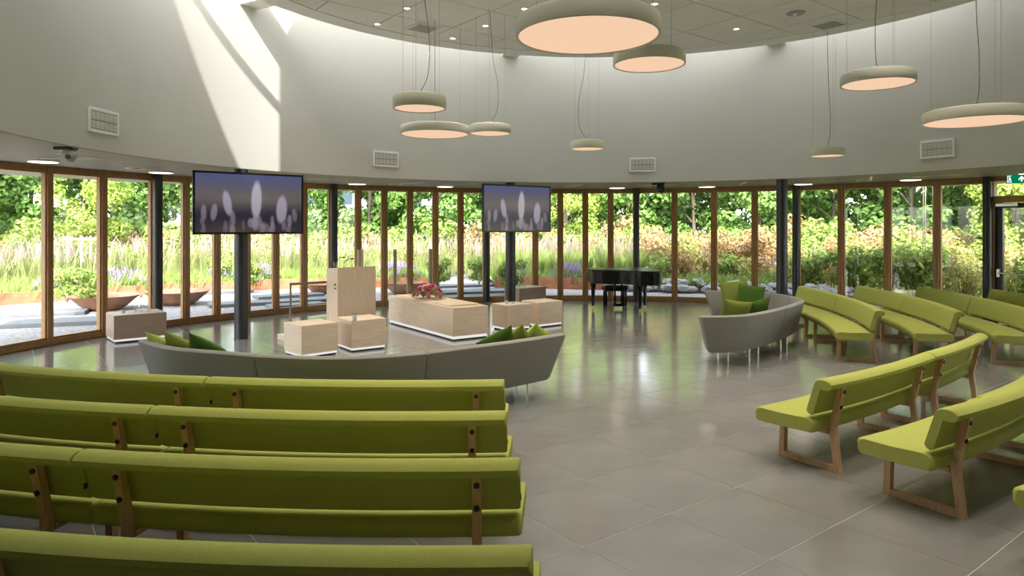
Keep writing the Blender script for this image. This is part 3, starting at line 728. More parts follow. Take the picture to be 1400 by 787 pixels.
# flower arrangement on it
rng = random.Random(5)
M_PET = [mat('petal_%d' % i, c, .7, var=.15, scale=30) for i, c in enumerate([(.42, .05, .10), (.60, .16, .26), (.30, .03, .12), (.62, .30, .28), (.36, .09, .22), (.70, .42, .30)])]
fc = at(585, 408, H_ + .03)
t = thing('flower_arrangement', (fc.x, fc.y, H_ + .029), 0, 'domed arrangement of pink and burgundy flowers on the oak block', 'flowers')
m = MB()
for k in range(260):
    a, e = rng.uniform(0, 2 * PI), rng.uniform(-.1, .9)
    r = .29 * math.cos(e * 1.3) + .02; p = Vector((r * math.cos(a), r * math.sin(a) * .85, .03 + .23 * math.sin(max(e, 0))))
    out = Vector((math.cos(a), math.sin(a), .5)).normalized(); sd_ = out.cross(Vector((0, 0, 1))).normalized()
    l, w = rng.uniform(.05, .09), .018
    m.add([tuple(p), tuple(p + out * l * .5 + sd_ * w), tuple(p + out * l), tuple(p + out * l * .5 - sd_ * w)], [(0, 1, 2, 3)])
m.build('foliage', M_SHRUB1, t)
for k in range(62):
    g_ = k * 2.39996; zz = 1 - (k + .5) / 62 * .92; rr = math.sqrt(1 - zz * zz)
    c = Vector((.28 * rr * math.cos(g_), .25 * rr * math.sin(g_), .035 + .235 * zz)); s = rng.uniform(.030, .047)
    m = MB(); nrm = Vector((c.x, c.y, c.z * 1.1)).normalized(); Rm = nrm.to_track_quat('Z', 'Y').to_matrix().to_4x4(); Rm.translation = c
    m.lathe([(.001, -s * .5), (s * .7, -s * .3), (s, .1 * s), (s * .85, .45 * s), (s * .75, .3 * s), (s * .55, .62 * s), (s * .42, .45 * s), (s * .2, .7 * s), (.001, .6 * s)], 9, Rm)
    m.build('blossom', M_PET[rng.randrange(6)], t)

# lectern on its platform with the hand rail behind it
LA = 42.0; t = thing('lectern_platform', (-3.14, 12.30, 0), rad(LA), 'low pale oak platform under the lectern with slim steel rail', 'platform')
m = MB(); m.bbox((.05, .235, .045), (1.84, .71, .09), .004); m.build('deck', M_LOAK, t)
m = MB(); m.bar((-.655, .55, .965), (.80, .55, .965), .035, .045); m.build('hand_rail', M_BRONZE, t)
for x in (-.64, .78): m = MB(); m.bar((x, .55, .09), (x, .55, .945), .022, .03, (1, 0, 0)); m.build('rail_post', M_BRONZE, t)
t = thing('lectern', (-3.14, 12.30, .09), rad(LA), 'tall pale oak lectern with sloping top and microphones', 'lectern')
m = MB(); w, d = .78, .43; zf, zb = 1.17, 1.135
m.add([(0, 0, 0), (w, 0, 0), (w, d, 0), (0, d, 0), (0, 0, zf), (w, 0, zf), (w, d, zb), (0, d, zb)], [(3, 2, 1, 0), (4, 5, 6, 7), (0, 1, 5, 4), (1, 2, 6, 5), (2, 3, 7, 6), (3, 0, 4, 7)])
m.build('body', M_LOAKV, t)
for x, l_, dx in ((.12, .20, .09), (.26, .17, .16)):
    m = MB(); pts = catmull([(x, .25, zb + .01), (x, .25, zb + l_ * .6), (x + dx * .4, .22, zb + l_), (x + dx * .6, .16, zb + l_ * 1.02)], 5); m.tube(pts, .006, 7)
    mic = m.build('microphone', M_BOLT, t)
    m = MB(); m.tube([pts[-1], pts[-1] + Vector((.03, -.035, .01))], .014, 9); m.build('microphone_head', M_BOLT, mic)
m = MB(); m.box((-.006, .09, .86), (.012, .05, .03)); m.box((-.006, .09, .79), (.012, .05, .02)); m.build('switch_plate', M_BOLT, t)

def tumbler(p, r, h, label, candle=False, sq=False):
    t = thing('candle_holder' if candle else 'drinking_glass', p, 0, label, 'candle' if candle else 'glass')
    n = 4 if sq else 18
    m = MB(); m.lathe([(r * .92, 0), (r, h), (r * .9, h), (r * .84, .008), (.001, .008)], n); m.build('glass_wall', M_CLEAR, t, 60)
    if candle: m = MB(); m.lathe([(r * .74, .009), (r * .76, h * .62), (.001, h * .6)], n if sq else 16); m.build('candle', M_WHITE, t)
    else: m = MB(); m.lathe([(r * .8, .009), (r * .83, h * .4), (.001, h * .4)], 16); m.build('water', M_CLEAR, t)
    return t
def carafe(p, label):
    t = thing('carafe', p, 0, label, 'carafe')
    m = MB(); m.lathe([(.045, 0), (.055, .01), (.055, .10), (.045, .15), (.022, .19), (.02, .24), (.028, .265), (.024, .265), (.017, .24), (.018, .19), (.04, .15), (.05, .10), (.05, .012), (.001, .012)], 22); m.build('glass_wall', M_CLEAR, t, 60)
    m = MB(); m.lathe([(.018, .245), (.018, .29), (.001, .295)], 14); m.build('stopper', M_CHROME, t)
Z5 = .505
tumbler(at(484, 438.0, Z5) + Vector((0, .03, 0)), .045, .115, 'white candle in a clear glass on the cube before the lectern', True)
pC = Vector((-.10, 12.98, 0)); RCm = Matrix.Rotation(rad(36), 3, 'Z')
tumbler(pC + RCm @ Vector((.18, .26, .500)), .045, .075, 'squat candle glass on the cube right of the flowers', True)
tumbler(pC + RCm @ Vector((.30, .22, .500)), .03, .045, 'tiny glass beside the squat candle on the oak cube', True)
tumbler(pC + RCm @ Vector((.36, .27, .500)), .03, .04, 'smallest tealight glass on the oak cube right of the flowers', True)
pK = Vector((-6.79, 11.64, 0)); RK = Matrix.Rotation(rad(41), 3, 'Z')
tumbler(pK + RK @ Vector((.20, .30, .480)), .05, .07, 'square candle glass on the left drinks cabinet', True, True)
carafe(pK + RK @ Vector((.50, .38, .480)), 'water carafe with steel stopper on the left drinks cabinet')
tumbler(pK + RK @ Vector((.40, .30, .480)), .035, .09, 'water glass left of the carafe on the left cabinet')
tumbler(pK + RK @ Vector((.62, .33, .480)), .035, .09, 'water glass right of the carafe on the left cabinet')
pE = Vector((.18, 16.54, 0)); RE = Matrix.Rotation(rad(37), 3, 'Z')
carafe(pE + RE @ Vector((.30, .36, .505)), 'water carafe on the cabinet behind the centre column')
tumbler(pE + RE @ Vector((.20, .28, .505)), .035, .09, 'water glass left of the carafe behind the centre column')
tumbler(pE + RE @ Vector((.38, .27, .505)), .035, .09, 'water glass right of the carafe behind the centre column')
pL = Vector((-3.14, 12.30, .09)); RL = Matrix.Rotation(rad(LA), 3, 'Z')
tumbler(pL + RL @ Vector((.68, .16, 1.175)), .05, .10, 'water glass at the right end of the lectern top')
tumbler(pL + RL @ Vector((.06, .20, 1.172)), .045, .09, 'water glass at the left end of the lectern top')

# bronze posts with a glass pane, and a pair of wooden candle posts
pa_, pb_ = at_y(540, 340.2, 14.6), at_y(588.6, 341.4, 14.9)
t = thing('glass_screen', ((pa_.x + pb_.x) / 2, (pa_.y + pb_.y) / 2, 0), math.atan2(pb_.y - pa_.y, pb_.x - pa_.x), 'clear glass screen between two slim bronze posts behind the flowers', 'screen')
hw = (pb_ - pa_).length / 2
for s in (-1, 1):
    m = MB(); m.box((s * hw, 0, .755), (.06, .06, 1.51)); m.box((s * hw, 0, .008), (.16, .2, .016)); m.build('post', M_BRONZE, t)
m = MB(); m.box((0, 0, .62), (2 * hw + .22, .012, 1.04)); m.build('pane', M_CLEAR, t)
t = thing('candle_post', tuple(Vector((at_y(492, 341, 13.7).x, 13.7, 0))), 0, 'pair of round pale wooden posts rising behind the lectern', 'candle stand')
for k, dx in enumerate((-.033, .035)):
    m = MB(); m.lathe([(.03, .01), (.03, 1.52 + .02 * k), (.02, 1.53 + .02 * k), (.001, 1.53 + .02 * k)], 18, c=(dx, .02 * k, 0)); m.build('post', M_STAKE, t)
m = MB(); m.lathe([(.14, 0), (.14, .012), (.001, .013)], 24); m.build('base_plate', M_BRONZE, t)

# ------------------------------------------------------------------ televisions on the columns
def screen_colour(u, v):
    """a blurred picture of pale flower buds before a dusky sky; u to the right, v up, both 0..1"""
    def mixc(a, b, k): return tuple(x + (y - x) * k for x, y in zip(a, b))
    def sm(e0, e1, x): k = min(1, max(0, (x - e0) / (e1 - e0))); return k * k * (3 - 2 * k)
    top, mid_, dk, bot = (.13, .145, .30), (.19, .165, .17), (.035, .035, .055), (.055, .045, .055)
    c = mixc(bot, dk, sm(0, .22, v)); c = mixc(c, mid_, sm(.28, .62, v)); c = mixc(c, top, sm(.62, 1.0, v))
    c = mixc(c, (.26, .215, .17), .55 * math.exp(-((u - .55) / .35) ** 2 - ((v - .60) / .10) ** 2)); c = mixc(c, (.15, .10, .075), .6 * math.exp(-((u - .33) / .25) ** 2 - (v / .16) ** 2))
    for (cx, cy, rx, ry, tl, al, col) in BUDS:
        dx, dy = u - cx, (v - cy); x = dx * math.cos(tl) * 1 + dy * math.sin(tl) * .56; y = (-dx * math.sin(tl) * 1.78 + dy * math.cos(tl))
        q = math.sqrt((x / rx) ** 2 + (y / ry) ** 2); k = 1 - sm(.72, 1.12, q)
        if k > 0: sh = (.86 + .14 * (y / ry)); c = mixc(c, tuple(a * sh for a in col), al * k)
    return c
BUDS = []
rb = random.Random(3)
for k in range(26): BUDS.append((rb.uniform(.05, .97), rb.uniform(.0, .20), rb.uniform(.016, .026), rb.uniform(.07, .13), rb.uniform(-.25, .25), rb.uniform(.25, .6), (.42, .33, .40)))
BUDS += [(.075, .33, .026, .15, 0, .75, (.40, .33, .42)), (.165, .34, .030, .155, -.12, .8, (.44, .37, .46)), (.335, .25, .024, .14, .1, .7, (.40, .33, .42)), (.93, .30, .027, .13, .12, .6, (.38, .31, .40)), (.88, .20, .024, .12, 0, .7, (.42, .35, .44)),
         (.285, .50, .040, .225, .16, .93, (.60, .56, .70)), (.80, .40, .056, .26, -.06, .92, (.62, .54, .68)), (.555, .56, .052, .345, -.03, .96, (.74, .70, .80)), (.54, .15, .035, .13, 0, .8, (.50, .42, .52)), (.50, .16, .03, .09, 0, .7, (.44, .37, .46))]
m_scr = bpy.data.materials.new('television_picture'); m_scr.use_nodes = True; nt = m_scr.node_tree
at_n = nt.nodes.new('ShaderNodeVertexColor'); at_n.layer_name = 'picture'; b = nt.nodes['Principled BSDF']
b.inputs['Base Color'].default_value = (.004, .004, .005, 1); b.inputs['Roughness'].default_value = .18; b.inputs['Specular IOR Level'].default_value = .35
nt.links.new(at_n.outputs[0], b.inputs['Emission Color']); b.inputs['Emission Strength'].default_value = .46
def television(c, ang, label, colp, W=1.89, H=1.075):
    t = thing('television', c, rad(ang), label, 'television', 'wall televisions')
    m = MB(); m.bbox((0, .035, 0), (W, .05, H), .012); m.build('housing', M_BEZEL, t)
    m = MB(); e = .035
    for s in (-1, 1): m.box((s * (W / 2 - e / 2), .005, 0), (e, .016, H)); m.box((0, .005, s * (H / 2 - e / 2)), (W - 2 * e, .016, e))
    m.build('bezel', M_BEZEL, t)
    nx, ny = 128, 72; w, h = W - 2 * e, H - 2 * e
    me = bpy.data.meshes.new('screen')
    vs = [(-w / 2 + w * i / nx, .004, -h / 2 + h * j / ny) for j in range(ny + 1) for i in range(nx + 1)]
    fs = [(j * (nx + 1) + i, j * (nx + 1) + i + 1, (j + 1) * (nx + 1) + i + 1, (j + 1) * (nx + 1) + i) for j in range(ny) for i in range(nx)]
    me.from_pydata(vs, [], fs); me.materials.append(m_scr)
    ca_ = me.color_attributes.new('picture', 'FLOAT_COLOR', 'POINT'); buf = []
    for j in range(ny + 1):
        for i in range(nx + 1): buf += [*screen_colour(i / nx, j / ny), 1.0]
    ca_.data.foreach_set('color', buf); me.update(); link('screen', me, t)
    m = MB(); loc = Matrix.Rotation(-rad(ang), 3, 'Z') @ (Vector((colp.x, colp.y, 0)) - Vector((c[0], c[1], 0)))
    m.box((loc.x, (.058 + max(loc.y - .112, .088)) / 2, 0), (.16, max(loc.y - .058 - .112, .03), .3)); m.build('wall_bracket', M_BEZEL, t)
    return t
c1, c2 = pol(7.40, 151.6), pol(7.40, 103.4)
television((-4.585, 11.98, 2.405), 37.9, 'large television with blurred pale buds, on the left column', c1)
television((.135, 15.57, 2.41), 34.5, 'smaller looking television with the same picture, on the centre column', c2)

# ------------------------------------------------------------------ grand piano and its stool
# pianist side is away from the camera: keyboard edge at the back, tail towards the camera
t = thing('grand_piano', (2.62, 16.55, 0), rad(4), 'black lacquered grand piano with closed lid before the windows', 'piano')
out = [(-.75, .36), (-.75, -.18), (-.72, -.36), (-.60, -.50), (-.42, -.58), (-.18, -.66), (.02, -.80), (.16, -.96), (.32, -1.06), (.52, -1.08), (.68, -1.0), (.75, -.82), (.75, .36)]
sm_ = catmull([Vector((p[0], p[1], 0)) for p in out[:12]], 5) + [Vector((.75, .36, 0))]
poly = [(p.x, p.y) for p in sm_]
m = MB(); m.prism([(x * .995, y * .995) for x, y in poly], .66, .945); m.build('case', M_BLACK, t)
m = MB(); m.prism([(x * 1.02, y * 1.015) for x, y in poly], .95, .985); m.build('lid', M_LID, t)
m = MB(); m.box((0, .42, .70), (1.5, .30, .10)); 
for s in (-1, 1): m.box((s * .72, .42, .80), (.06, .30, .14))
m.build('key_bed', M_BLACK, t)
m = MB(); m.box((0, .44, .757), (1.36, .20, .012)); m.build('keyboard', M_WHITE, t)
for (x, y) in ((-.64, .10), (.64, .10), (.36, -.52)):
    m = MB(); m.lathe([(.032, .075), (.034, .12), (.052, .52), (.075, .58), (.075, .66), (.001, .66)], 8, c=(x, y, 0), smooth=False); lg = m.build('leg', M_BLACK, t)
    m = MB(); m.lathe([(.022, .0), (.028, .02), (.022, .045), (.022, .078), (.001, .078)], 14, c=(x, y, 0)); m.build('caster', M_BRASS, lg)
m = MB()
for s in (-1, 1): m.bar((s * .085 - .02, .10, .12), (s * .085 - .02, .10, .67), .035, .04, (1, 0, 0))
m.box((-.02, .08, .10), (.26, .12, .07)); m.build('pedal_lyre', M_BLACK, t)
for k in (-1, 0, 1):
    m = MB(); m.box((-.02 + .07 * k, .18, .085), (.025, .12, .014)); m.build('pedal', M_BRASS, t)
t = thing('piano_stool', (2.62, 17.38, 0), rad(4), 'black padded piano stool seen under the grand piano', 'stool')
m = MB(); m.bbox((0, 0, .48), (.60, .34, .08), .02); m.build('seat', M_BEZEL, t)
m = MB(); m.box((0, 0, .405), (.54, .30, .07)); m.build('apron', M_BLACK, t)
for sx in (-1, 1):
    for sy in (-1, 1):
        m = MB(); m.bar((sx * .25, sy * .12, 0), (sx * .25, sy * .12, .40), .045, .045, (1, 0, 0)); m.build('leg', M_BLACK, t)
    m = MB(); m.lathe([(.03, 0), (.03, .04), (.001, .04)], 14, Matrix.Translation((sx * .30, 0, .44)) @ Matrix.Rotation(sx * PI / 2, 4, 'Y')); m.build('height_knob', M_BLACK, t)

# ------------------------------------------------------------------ the garden outside
rnd = random.Random(11)
m = MB(); ring_sector(m, 10.03, 26, -.20, -.06, 0, 360, 96)
tag(m.build('ground', M_GRAVEL), 'pale gravel ground around the hall', 'gravel', kind='structure')
m = MB(); ring_sector(m, 26, 90, -.20, -.065, 0, 360, 64)
tag(m.build('ground_meadow', M_LAWN), 'rough green ground under the trees', 'ground', kind='structure')
EDGE = [(205, 18.2), (180, 18.2), (150, 17.6), (136, 17.2), (123, 16.6), (112, 15.6), (105, 15.0), (98, 14.3), (91, 13.9), (80, 13.4), (70, 13.2), (57, 12.9), (45, 12.4), (30, 12.0), (10, 12.0), (-20, 12.0)]
def edge_r(a):
    for (a0, r0), (a1, r1) in zip(EDGE, EDGE[1:]):
        if a1 <= a <= a0: k = (a0 - a) / (a0 - a1); return r0 + (r1 - r0) * k
    return 12.5
def bed(a0, a1, name, label):
    n = 30; vs = []; fs = []
    for i in range(n + 1):
        a = a0 + (a1 - a0) * i / n; r = edge_r(a)
        for k, (dr, z) in enumerate(((.03, -.06), (.03, .12), (2.5, .20), (8, .30), (26 - r if 26 - r > 8.5 else 9, .30))): vs.append(tuple(pol(r + dr, a, z)))
    for i in range(n):
        for k in range(4): b0 = i * 5 + k; fs.append((b0, b0 + 5, b0 + 6, b0 + 1))
    mm = MB(); mm.add(vs, fs); return tag(mm.build(name, M_SOIL), label, 'planting bed', kind='structure')
bed(205, 106.5, 'ground_bed', 'long planted bed beyond the gravel on the left')
bed(99, -20, 'ground_bed', 'planted bed beyond the gravel on the right')
def corten(a0, a1, h, label):
    n = 24; mm = MB(); rings = []
    for i in range(n + 1):
        a = a0 + (a1 - a0) * i / n; r = edge_r(a)
        rings.append([tuple(pol(r, a, -.06)), tuple(pol(r + .03, a, -.06)), tuple(pol(r + .03, a, h)), tuple(pol(r, a, h))])
    mm.sweep(rings, True, True, False); return tag(mm.build('steel_edging', M_CORTEN), label, 'edging', 'rusty bed edgings')
corten(200, 152, .24, 'low rusty steel bed edging outside the leftmost windows')
corten(151.5, 128, .26, 'low rusty steel bed edging behind the two shallow bowls')
corten(127.5, 106.5, .28, 'rusty steel bed edging behind lectern and flowers, outside')
corten(99, 80.5, .33, 'rusty steel bed edging seen between centre column and piano')

def bowl(c, R, h, label, sq=1.0):
    mm = MB(); mm.lathe([(R * .45, 0), (R * .62, h * .25), (R, h), (R - .02, h), (R * .60, h * .35), (.001, h * .22)], 40)
    o = mm.build('steel_bowl', M_CORTENDK); o.location = c; o.scale = (1, sq, 1); return tag(o, label, 'bowl', 'shallow rusty bowls')
b1 = at(143, 423, -.06); bowl((b1.x, b1.y, -.06), .80, .36, 'wide shallow rusty bowl on gravel behind the left cabinet')
b2 = at(243, 416, -.06); bowl((b2.x, b2.y, -.06), .80, .36, 'second shallow rusty bowl, right of the dark column')
b3 = at(553, 401, -.06); bowl((b3.x, b3.y, -.06), .68, .34, 'shallow rusty bowl outside, behind the flower arrangement')
b4 = at(440, 401, -.06); bowl((b4.x, b4.y, -.06), .52, .30, 'small shallow rusty bowl outside, left of the lectern')
SLABS = [((98, 438), 2.3, .9, 20), ((30, 428), 2.6, .8, 24), ((330, 414), 1.6, .7, 30), ((395, 403), 1.9, .7, 34), ((425, 409), 1.9, .7, 34), ((405, 416), 1.4, .6, 34), ((300, 398), 1.9, .7, 30),
         ((640, 389), 2.4, .8, 20), ((640, 398), 2.6, .8, 20), ((655, 404.5), 2.6, .7, 20), ((255, 393), 1.8, .8, 30)]
SLN = ['largest, by the second window from the left', 'outermost at the left edge', 'behind the large television column', 'behind the lectern rail, far', 'behind the lectern rail, right', 'behind the lectern rail, nearest', 'left of the television column, far',
       'on the centre path, furthest', 'on the centre path, middle', 'on the centre path, nearest', 'far behind the second bowl']
for ((x, y), w, d, a), lb in zip(SLABS, SLN):
    p = at(x, y, 0); mm = MB(); mm.bbox((0, 0, -.02), (w, d, .09), .01); o = mm.build('stepping_slab', M_SLAB); o.location = (p.x, p.y, 0); o.rotation_euler = (0, 0, rad(a))
    tag(o, 'flat blue-grey stepping slab in the gravel, ' + lb, 'slab', 'stepping slabs')
# rocks piled at the foot of the right bed
rk = []
for v in range(3):
    mm = MB(); r2 = random.Random(40 + v); n, k = 8, 6; vs = []; fs = []
    for i in range(1, k):
        for j in range(n):
            th, ph = PI * i / k, 2 * PI * j / n; q = r2.uniform(.78, 1.15)
            vs.append((q * math.sin(th) * math.cos(ph), q * .8 * math.sin(th) * math.sin(ph), q * .62 * math.cos(th)))
    vs += [(0, 0, .6), (0, 0, -.6)]
    for i in range(k - 2):
        for j in range(n): a_, b_ = i * n + j, i * n + (j + 1) % n; fs.append((a_, a_ + n, b_ + n, b_))
    for j in range(n): fs.append((len(vs) - 2, j, (j + 1) % n)); fs.append((len(vs) - 1, (k - 2) * n + (j + 1) % n, (k - 2) * n + j))
    mm.add(vs, fs); rk.append(mm.mesh('rock', M_ROCK))
for i in range(64):
    a = 81 - 31 * (i // 2) / 32 + rnd.uniform(-.5, .5); r = edge_r(a) - .25 + (i % 2) * .4 + rnd.uniform(-.12, .12); s = rnd.uniform(.15, .30)
    o = link('rock', rk[i % 3]); o.location = pol(r, a, -.02 + s * .4 + (i % 2) * .14); o.scale = (s, s * rnd.uniform(.8, 1.2), s * rnd.uniform(.7, 1)); o.rotation_euler = (0, 0, rnd.uniform(0, 6))
    tag(o, ('larger' if s > .225 else 'smaller') + ' grey rock in the low pile ' + sect(o.location), 'rock', ('larger' if s > .225 else 'smaller') + ' rocks ' + sect(o.location))

def leaf_cloud(blobs, count, size, seed, aspect=.62):
    r = random.Random(seed); vs = []; fs = []; tot = sum(b[3] ** 2 for b in blobs)
    for b in blobs:
        for _ in range(int(count * b[3] ** 2 / tot)):
            d = Vector((r.gauss(0, 1), r.gauss(0, 1), r.gauss(0, 1))).normalized(); q = b[3] * r.uniform(.62, 1.0)
            p = Vector(b[:3]) + Vector((d.x * q, d.y * q, d.z * q * .8))
            nrm = (d + Vector((r.uniform(-.8, .8), r.uniform(-.8, .8), r.uniform(-.3, 1.0)))).normalized()
            u = nrm.orthogonal().normalized(); u = Matrix.Rotation(r.uniform(0, 6.28), 3, nrm) @ u; v = nrm.cross(u)
            l = size * r.uniform(.6, 1.25); w = l * aspect * .5; k = len(vs)
            vs += [tuple(p - u * l * .5), tuple(p + v * w + nrm * l * .05), tuple(p + u * l * .5), tuple(p - v * w + nrm * l * .05)]; fs.append((k, k + 1, k + 2, k + 3))
    mm = MB(); mm.add(vs, fs); return mm
# --- trees: three kinds of crown, each tree with crown, trunk and branches
def tree_meshes(seed, mt, big):
    r = random.Random(seed); blobs = []
    for k in range(26):
        z = r.uniform(1.0, 6.6); w = 2.1 * math.sin(PI * min(1, max(.18, (z - .2) / 7.6)))
        a = r.uniform(0, 6.28); q = w * math.sqrt(r.uniform(.1, 1)); blobs.append((q * math.cos(a), q * math.sin(a), z, r.uniform(.55, .95)))
    crown = leaf_cloud(blobs, 7000 if big else 6000, .27 if big else .22, seed).mesh('crown', mt)
    tr = MB(); tr.tube([(0, 0, -.1), (.04, .02, 1.5), (-.03, .05, 3.2), (.02, 0, 5.6)], .1, 9, True, [.15, .12, .09, .04])
    br = []
    for k in range(5):
        a = 6.28 * k / 5 + .4; z = 1.3 + .7 * k; b = MB(); b.tube([(0, 0, z), (.6 * math.cos(a), .6 * math.sin(a), z + .5), (1.3 * math.cos(a), 1.3 * math.sin(a), z + .9)], .04, 6, True, [.05, .035, .015]); br.append(b.mesh('branch', M_TRUNK))
    return crown, tr.mesh('trunk', M_TRUNK), br
TK = [tree_meshes(1, M_TREE1, True), tree_meshes(2, M_TREE1, True), tree_meshes(3, M_TREE2, False)]
TLAB = ['dense deep green tree', 'broad dark green tree', 'fresh yellow-green young tree']
def tree(p, kind, s, rz):
    if not -260 < seen_x(p) < 1660: return
    w_ = sect(p); far = (Vector((p[0], p[1])) - CEN).length - edge_r(bearing(p)) > 11.6
    t = thing('garden_tree', p, rz, TLAB[kind] + (' at the very back, ' if far else ' ') + w_, 'tree', TLAB[kind] + 's ' + ('far back ' if far else '') + w_); t.scale = (s, s, s)
    cr, tr, br = TK[kind]
    link('crown', cr, t); link('trunk', tr, t)
    for b_ in br: link('branch', b_, t)
i = 0; a = 196.0
while a > -16:
    tree(pol(edge_r(a) + 9.6 + rnd.uniform(-.8, .8), a, .2), i % 2, rnd.uniform(.92, 1.12), rnd.uniform(0, 6)); a -= 7.2; i += 1
a = 192.0
while a > -12:
    tree(pol(edge_r(a) + 13.6 + rnd.uniform(-.8, .8), a, 0), (i + 1) % 2, rnd.uniform(1.1, 1.35), rnd.uniform(0, 6)); a -= 7.6; i += 1
for a, dr, s in ((136.5, 7.0, .66), (88, 7.4, .62), (42, 6.6, .66), (30, 7.0, .7)):
    tree(pol(edge_r(a) + dr, a, .2), 2, s, rnd.uniform(0, 6))
# --- shrubs
def shrub_mesh(seed, mt, leaf):
    r = random.Random(seed); blobs = [(r.uniform(-.45, .45), r.uniform(-.45, .45), r.uniform(.3, 1.25), r.uniform(.26, .42)) for _ in range(11)]
    st = MB()
    for k in range(5): a = 6.28 * k / 5; st.tube([(0, 0, -.05), (.2 * math.cos(a), .2 * math.sin(a), .5), (.35 * math.cos(a), .35 * math.sin(a), 1.1)], .012, 5, True)
    return leaf_cloud(blobs, 1500, leaf, seed).mesh('foliage', mt), st.mesh('stems', M_TRUNK)
SK = [shrub_mesh(11, M_SHRUB1, .12), shrub_mesh(12, M_SHRUB2, .11), shrub_mesh(13, M_SHRUB3, .11), shrub_mesh(14, M_SHRUB1, .15)]
SLAB_ = ['leafy green shrub', 'golden green airy shrub', 'russet orange leaved shrub', 'low bushy bright green shrub']
def shrub(p, kind, s, sz=None):
    if not -260 < seen_x(p) < 1660: return
    w_ = sect(p); far = (Vector((p[0], p[1])) - CEN).length - edge_r(bearing(p)) > 5.2; w_ = ('under the trees ' if far else 'in the bed ') + w_
    t = thing('garden_shrub', p, rnd.uniform(0, 6), SLAB_[kind] + ' ' + w_, 'shrub', SLAB_[kind] + 's ' + w_); t.scale = (s, s, sz or s)
    link('foliage', SK[kind][0], t); link('stems', SK[kind][1], t)
a = 194
while a > -14:
    for dr in (4.6, 6.2, 7.6):
        k = rnd.choices((0, 1, 2), (3, 4, 2 if a > 100 else 4))[0]; shrub(pol(edge_r(a) + dr + rnd.uniform(-.6, .6), a + rnd.uniform(-1.2, 1.2), .22), k, rnd.uniform(1.0, 1.55) if dr > 5 else rnd.uniform(.7, 1.05))
    a -= 3.6
a = 78
while a > -12:                                        # right sector: shrubs reach close to the glass
    for dr in (.9, 2.3, 3.9):
        k = rnd.choices((3, 1, 2), (5, 3, 1.2) if dr < 1.5 else (2, 4, 3))[0]
        shrub(pol(edge_r(a) + dr + rnd.uniform(-.4, .4), a + rnd.uniform(-1.5, 1.5), .14), k, rnd.uniform(.62, .95) if dr < 1.5 else rnd.uniform(.9, 1.35))
    a -= 4.2
for x, y in ((92, 400), (340, 382), (120, 404), (300, 377), (600, 378), (700, 385), (655, 376)):
    p = at(x, y + 12, .1); shrub((p.x, p.y, .1), 3, .62)
# --- grasses
def blades(spots, h, spread, per, seed, width=.012, curve=.5):
    r = random.Random(seed); vs = []; fs = []
    for (cx, cy, cz, sc) in spots:
        for _ in range(per):
            a, q = r.uniform(0, 6.28), spread * math.sqrt(r.random()); b = Vector((cx + q * math.cos(a), cy + q * math.sin(a), cz))
            H = h * sc * r.uniform(.6, 1.15); l = Vector((math.cos(a), math.sin(a), 0)) * (H * curve * r.uniform(.2, 1)); sd2 = Vector((-math.sin(a + 1), math.cos(a + 1), 0)) * width * r.uniform(.7, 1.4)
            k = len(vs); mdl = b + l * .35 + Vector((0, 0, H * .62)); tip = b + l + Vector((0, 0, H))
            vs += [tuple(b - sd2), tuple(b + sd2), tuple(mdl + sd2 * .8), tuple(mdl - sd2 * .8), tuple(tip)]; fs += [(k, k + 1, k + 2, k + 3), (k + 3, k + 2, k + 4)]
    mm = MB(); mm.add(vs, fs); return mm
low = []; tall = []
for _ in range(1900):
    a = rnd.uniform(202, 60); dr = rnd.uniform(.05, 2.6)
    if 98.5 < a < 107: continue
    low.append((*pol(edge_r(a) + dr, a, .10 + .03 * dr), rnd.uniform(.7, 1.3)))
tag(blades(low, .38, .22, 16, 21, .014, .7).build('low_grass', M_GRASSLOW), 'low bright green grass along the front of the beds', 'grass', kind='stuff')
for _ in range(1150):
    a = rnd.uniform(202, 66); dr = rnd.uniform(2.0, 6.2)
    tall.append((*pol(edge_r(a) + dr, a, .2), rnd.uniform(.75, 1.2)))
for _ in range(260):
    a = rnd.uniform(66, -15); dr = rnd.uniform(.6, 6); tall.append((*pol(edge_r(a) + dr, a, .2), rnd.uniform(.5, .9)))
tag(blades(tall, 1.15, .25, 17, 22, .010, .45).build('tall_grass', M_GRASSTALL), 'tall straw and green meadow grass in the beds', 'grass', kind='stuff')
pl = []
for (x, y, z, s) in tall:
    if rnd.random() < .5: pl.append((x, y, z + .82 * s, s))
tag(blades(pl, .62, .3, 7, 23, .016, .5).build('grass_plumes', M_PLUME), 'pinkish feathery plumes above the tall grass', 'grass', kind='stuff')
# fountain grass tufts behind the steel edging in the centre
ft = [blades([(0, 0, 0, 1)], 1.05, .16, 210, 31 + k, .010, .42).mesh('fountain_grass', M_SWITCH) for k in range(2)]
for k in range(11):
    a = 97 - 2.1 * k; o = link('fountain_grass', ft[k % 2]); o.location = pol(edge_r(a) + 1.5 + .5 * (k % 2), a, .15); o.scale = (1, 1, rnd.uniform(.9, 1.15)); o.rotation_euler = (0, 0, k)
    tag(o, 'upright fountain grass tuft behind the steel edging, ' + sect(o.location), 'grass tuft', 'fountain grass ' + sect(o.location))
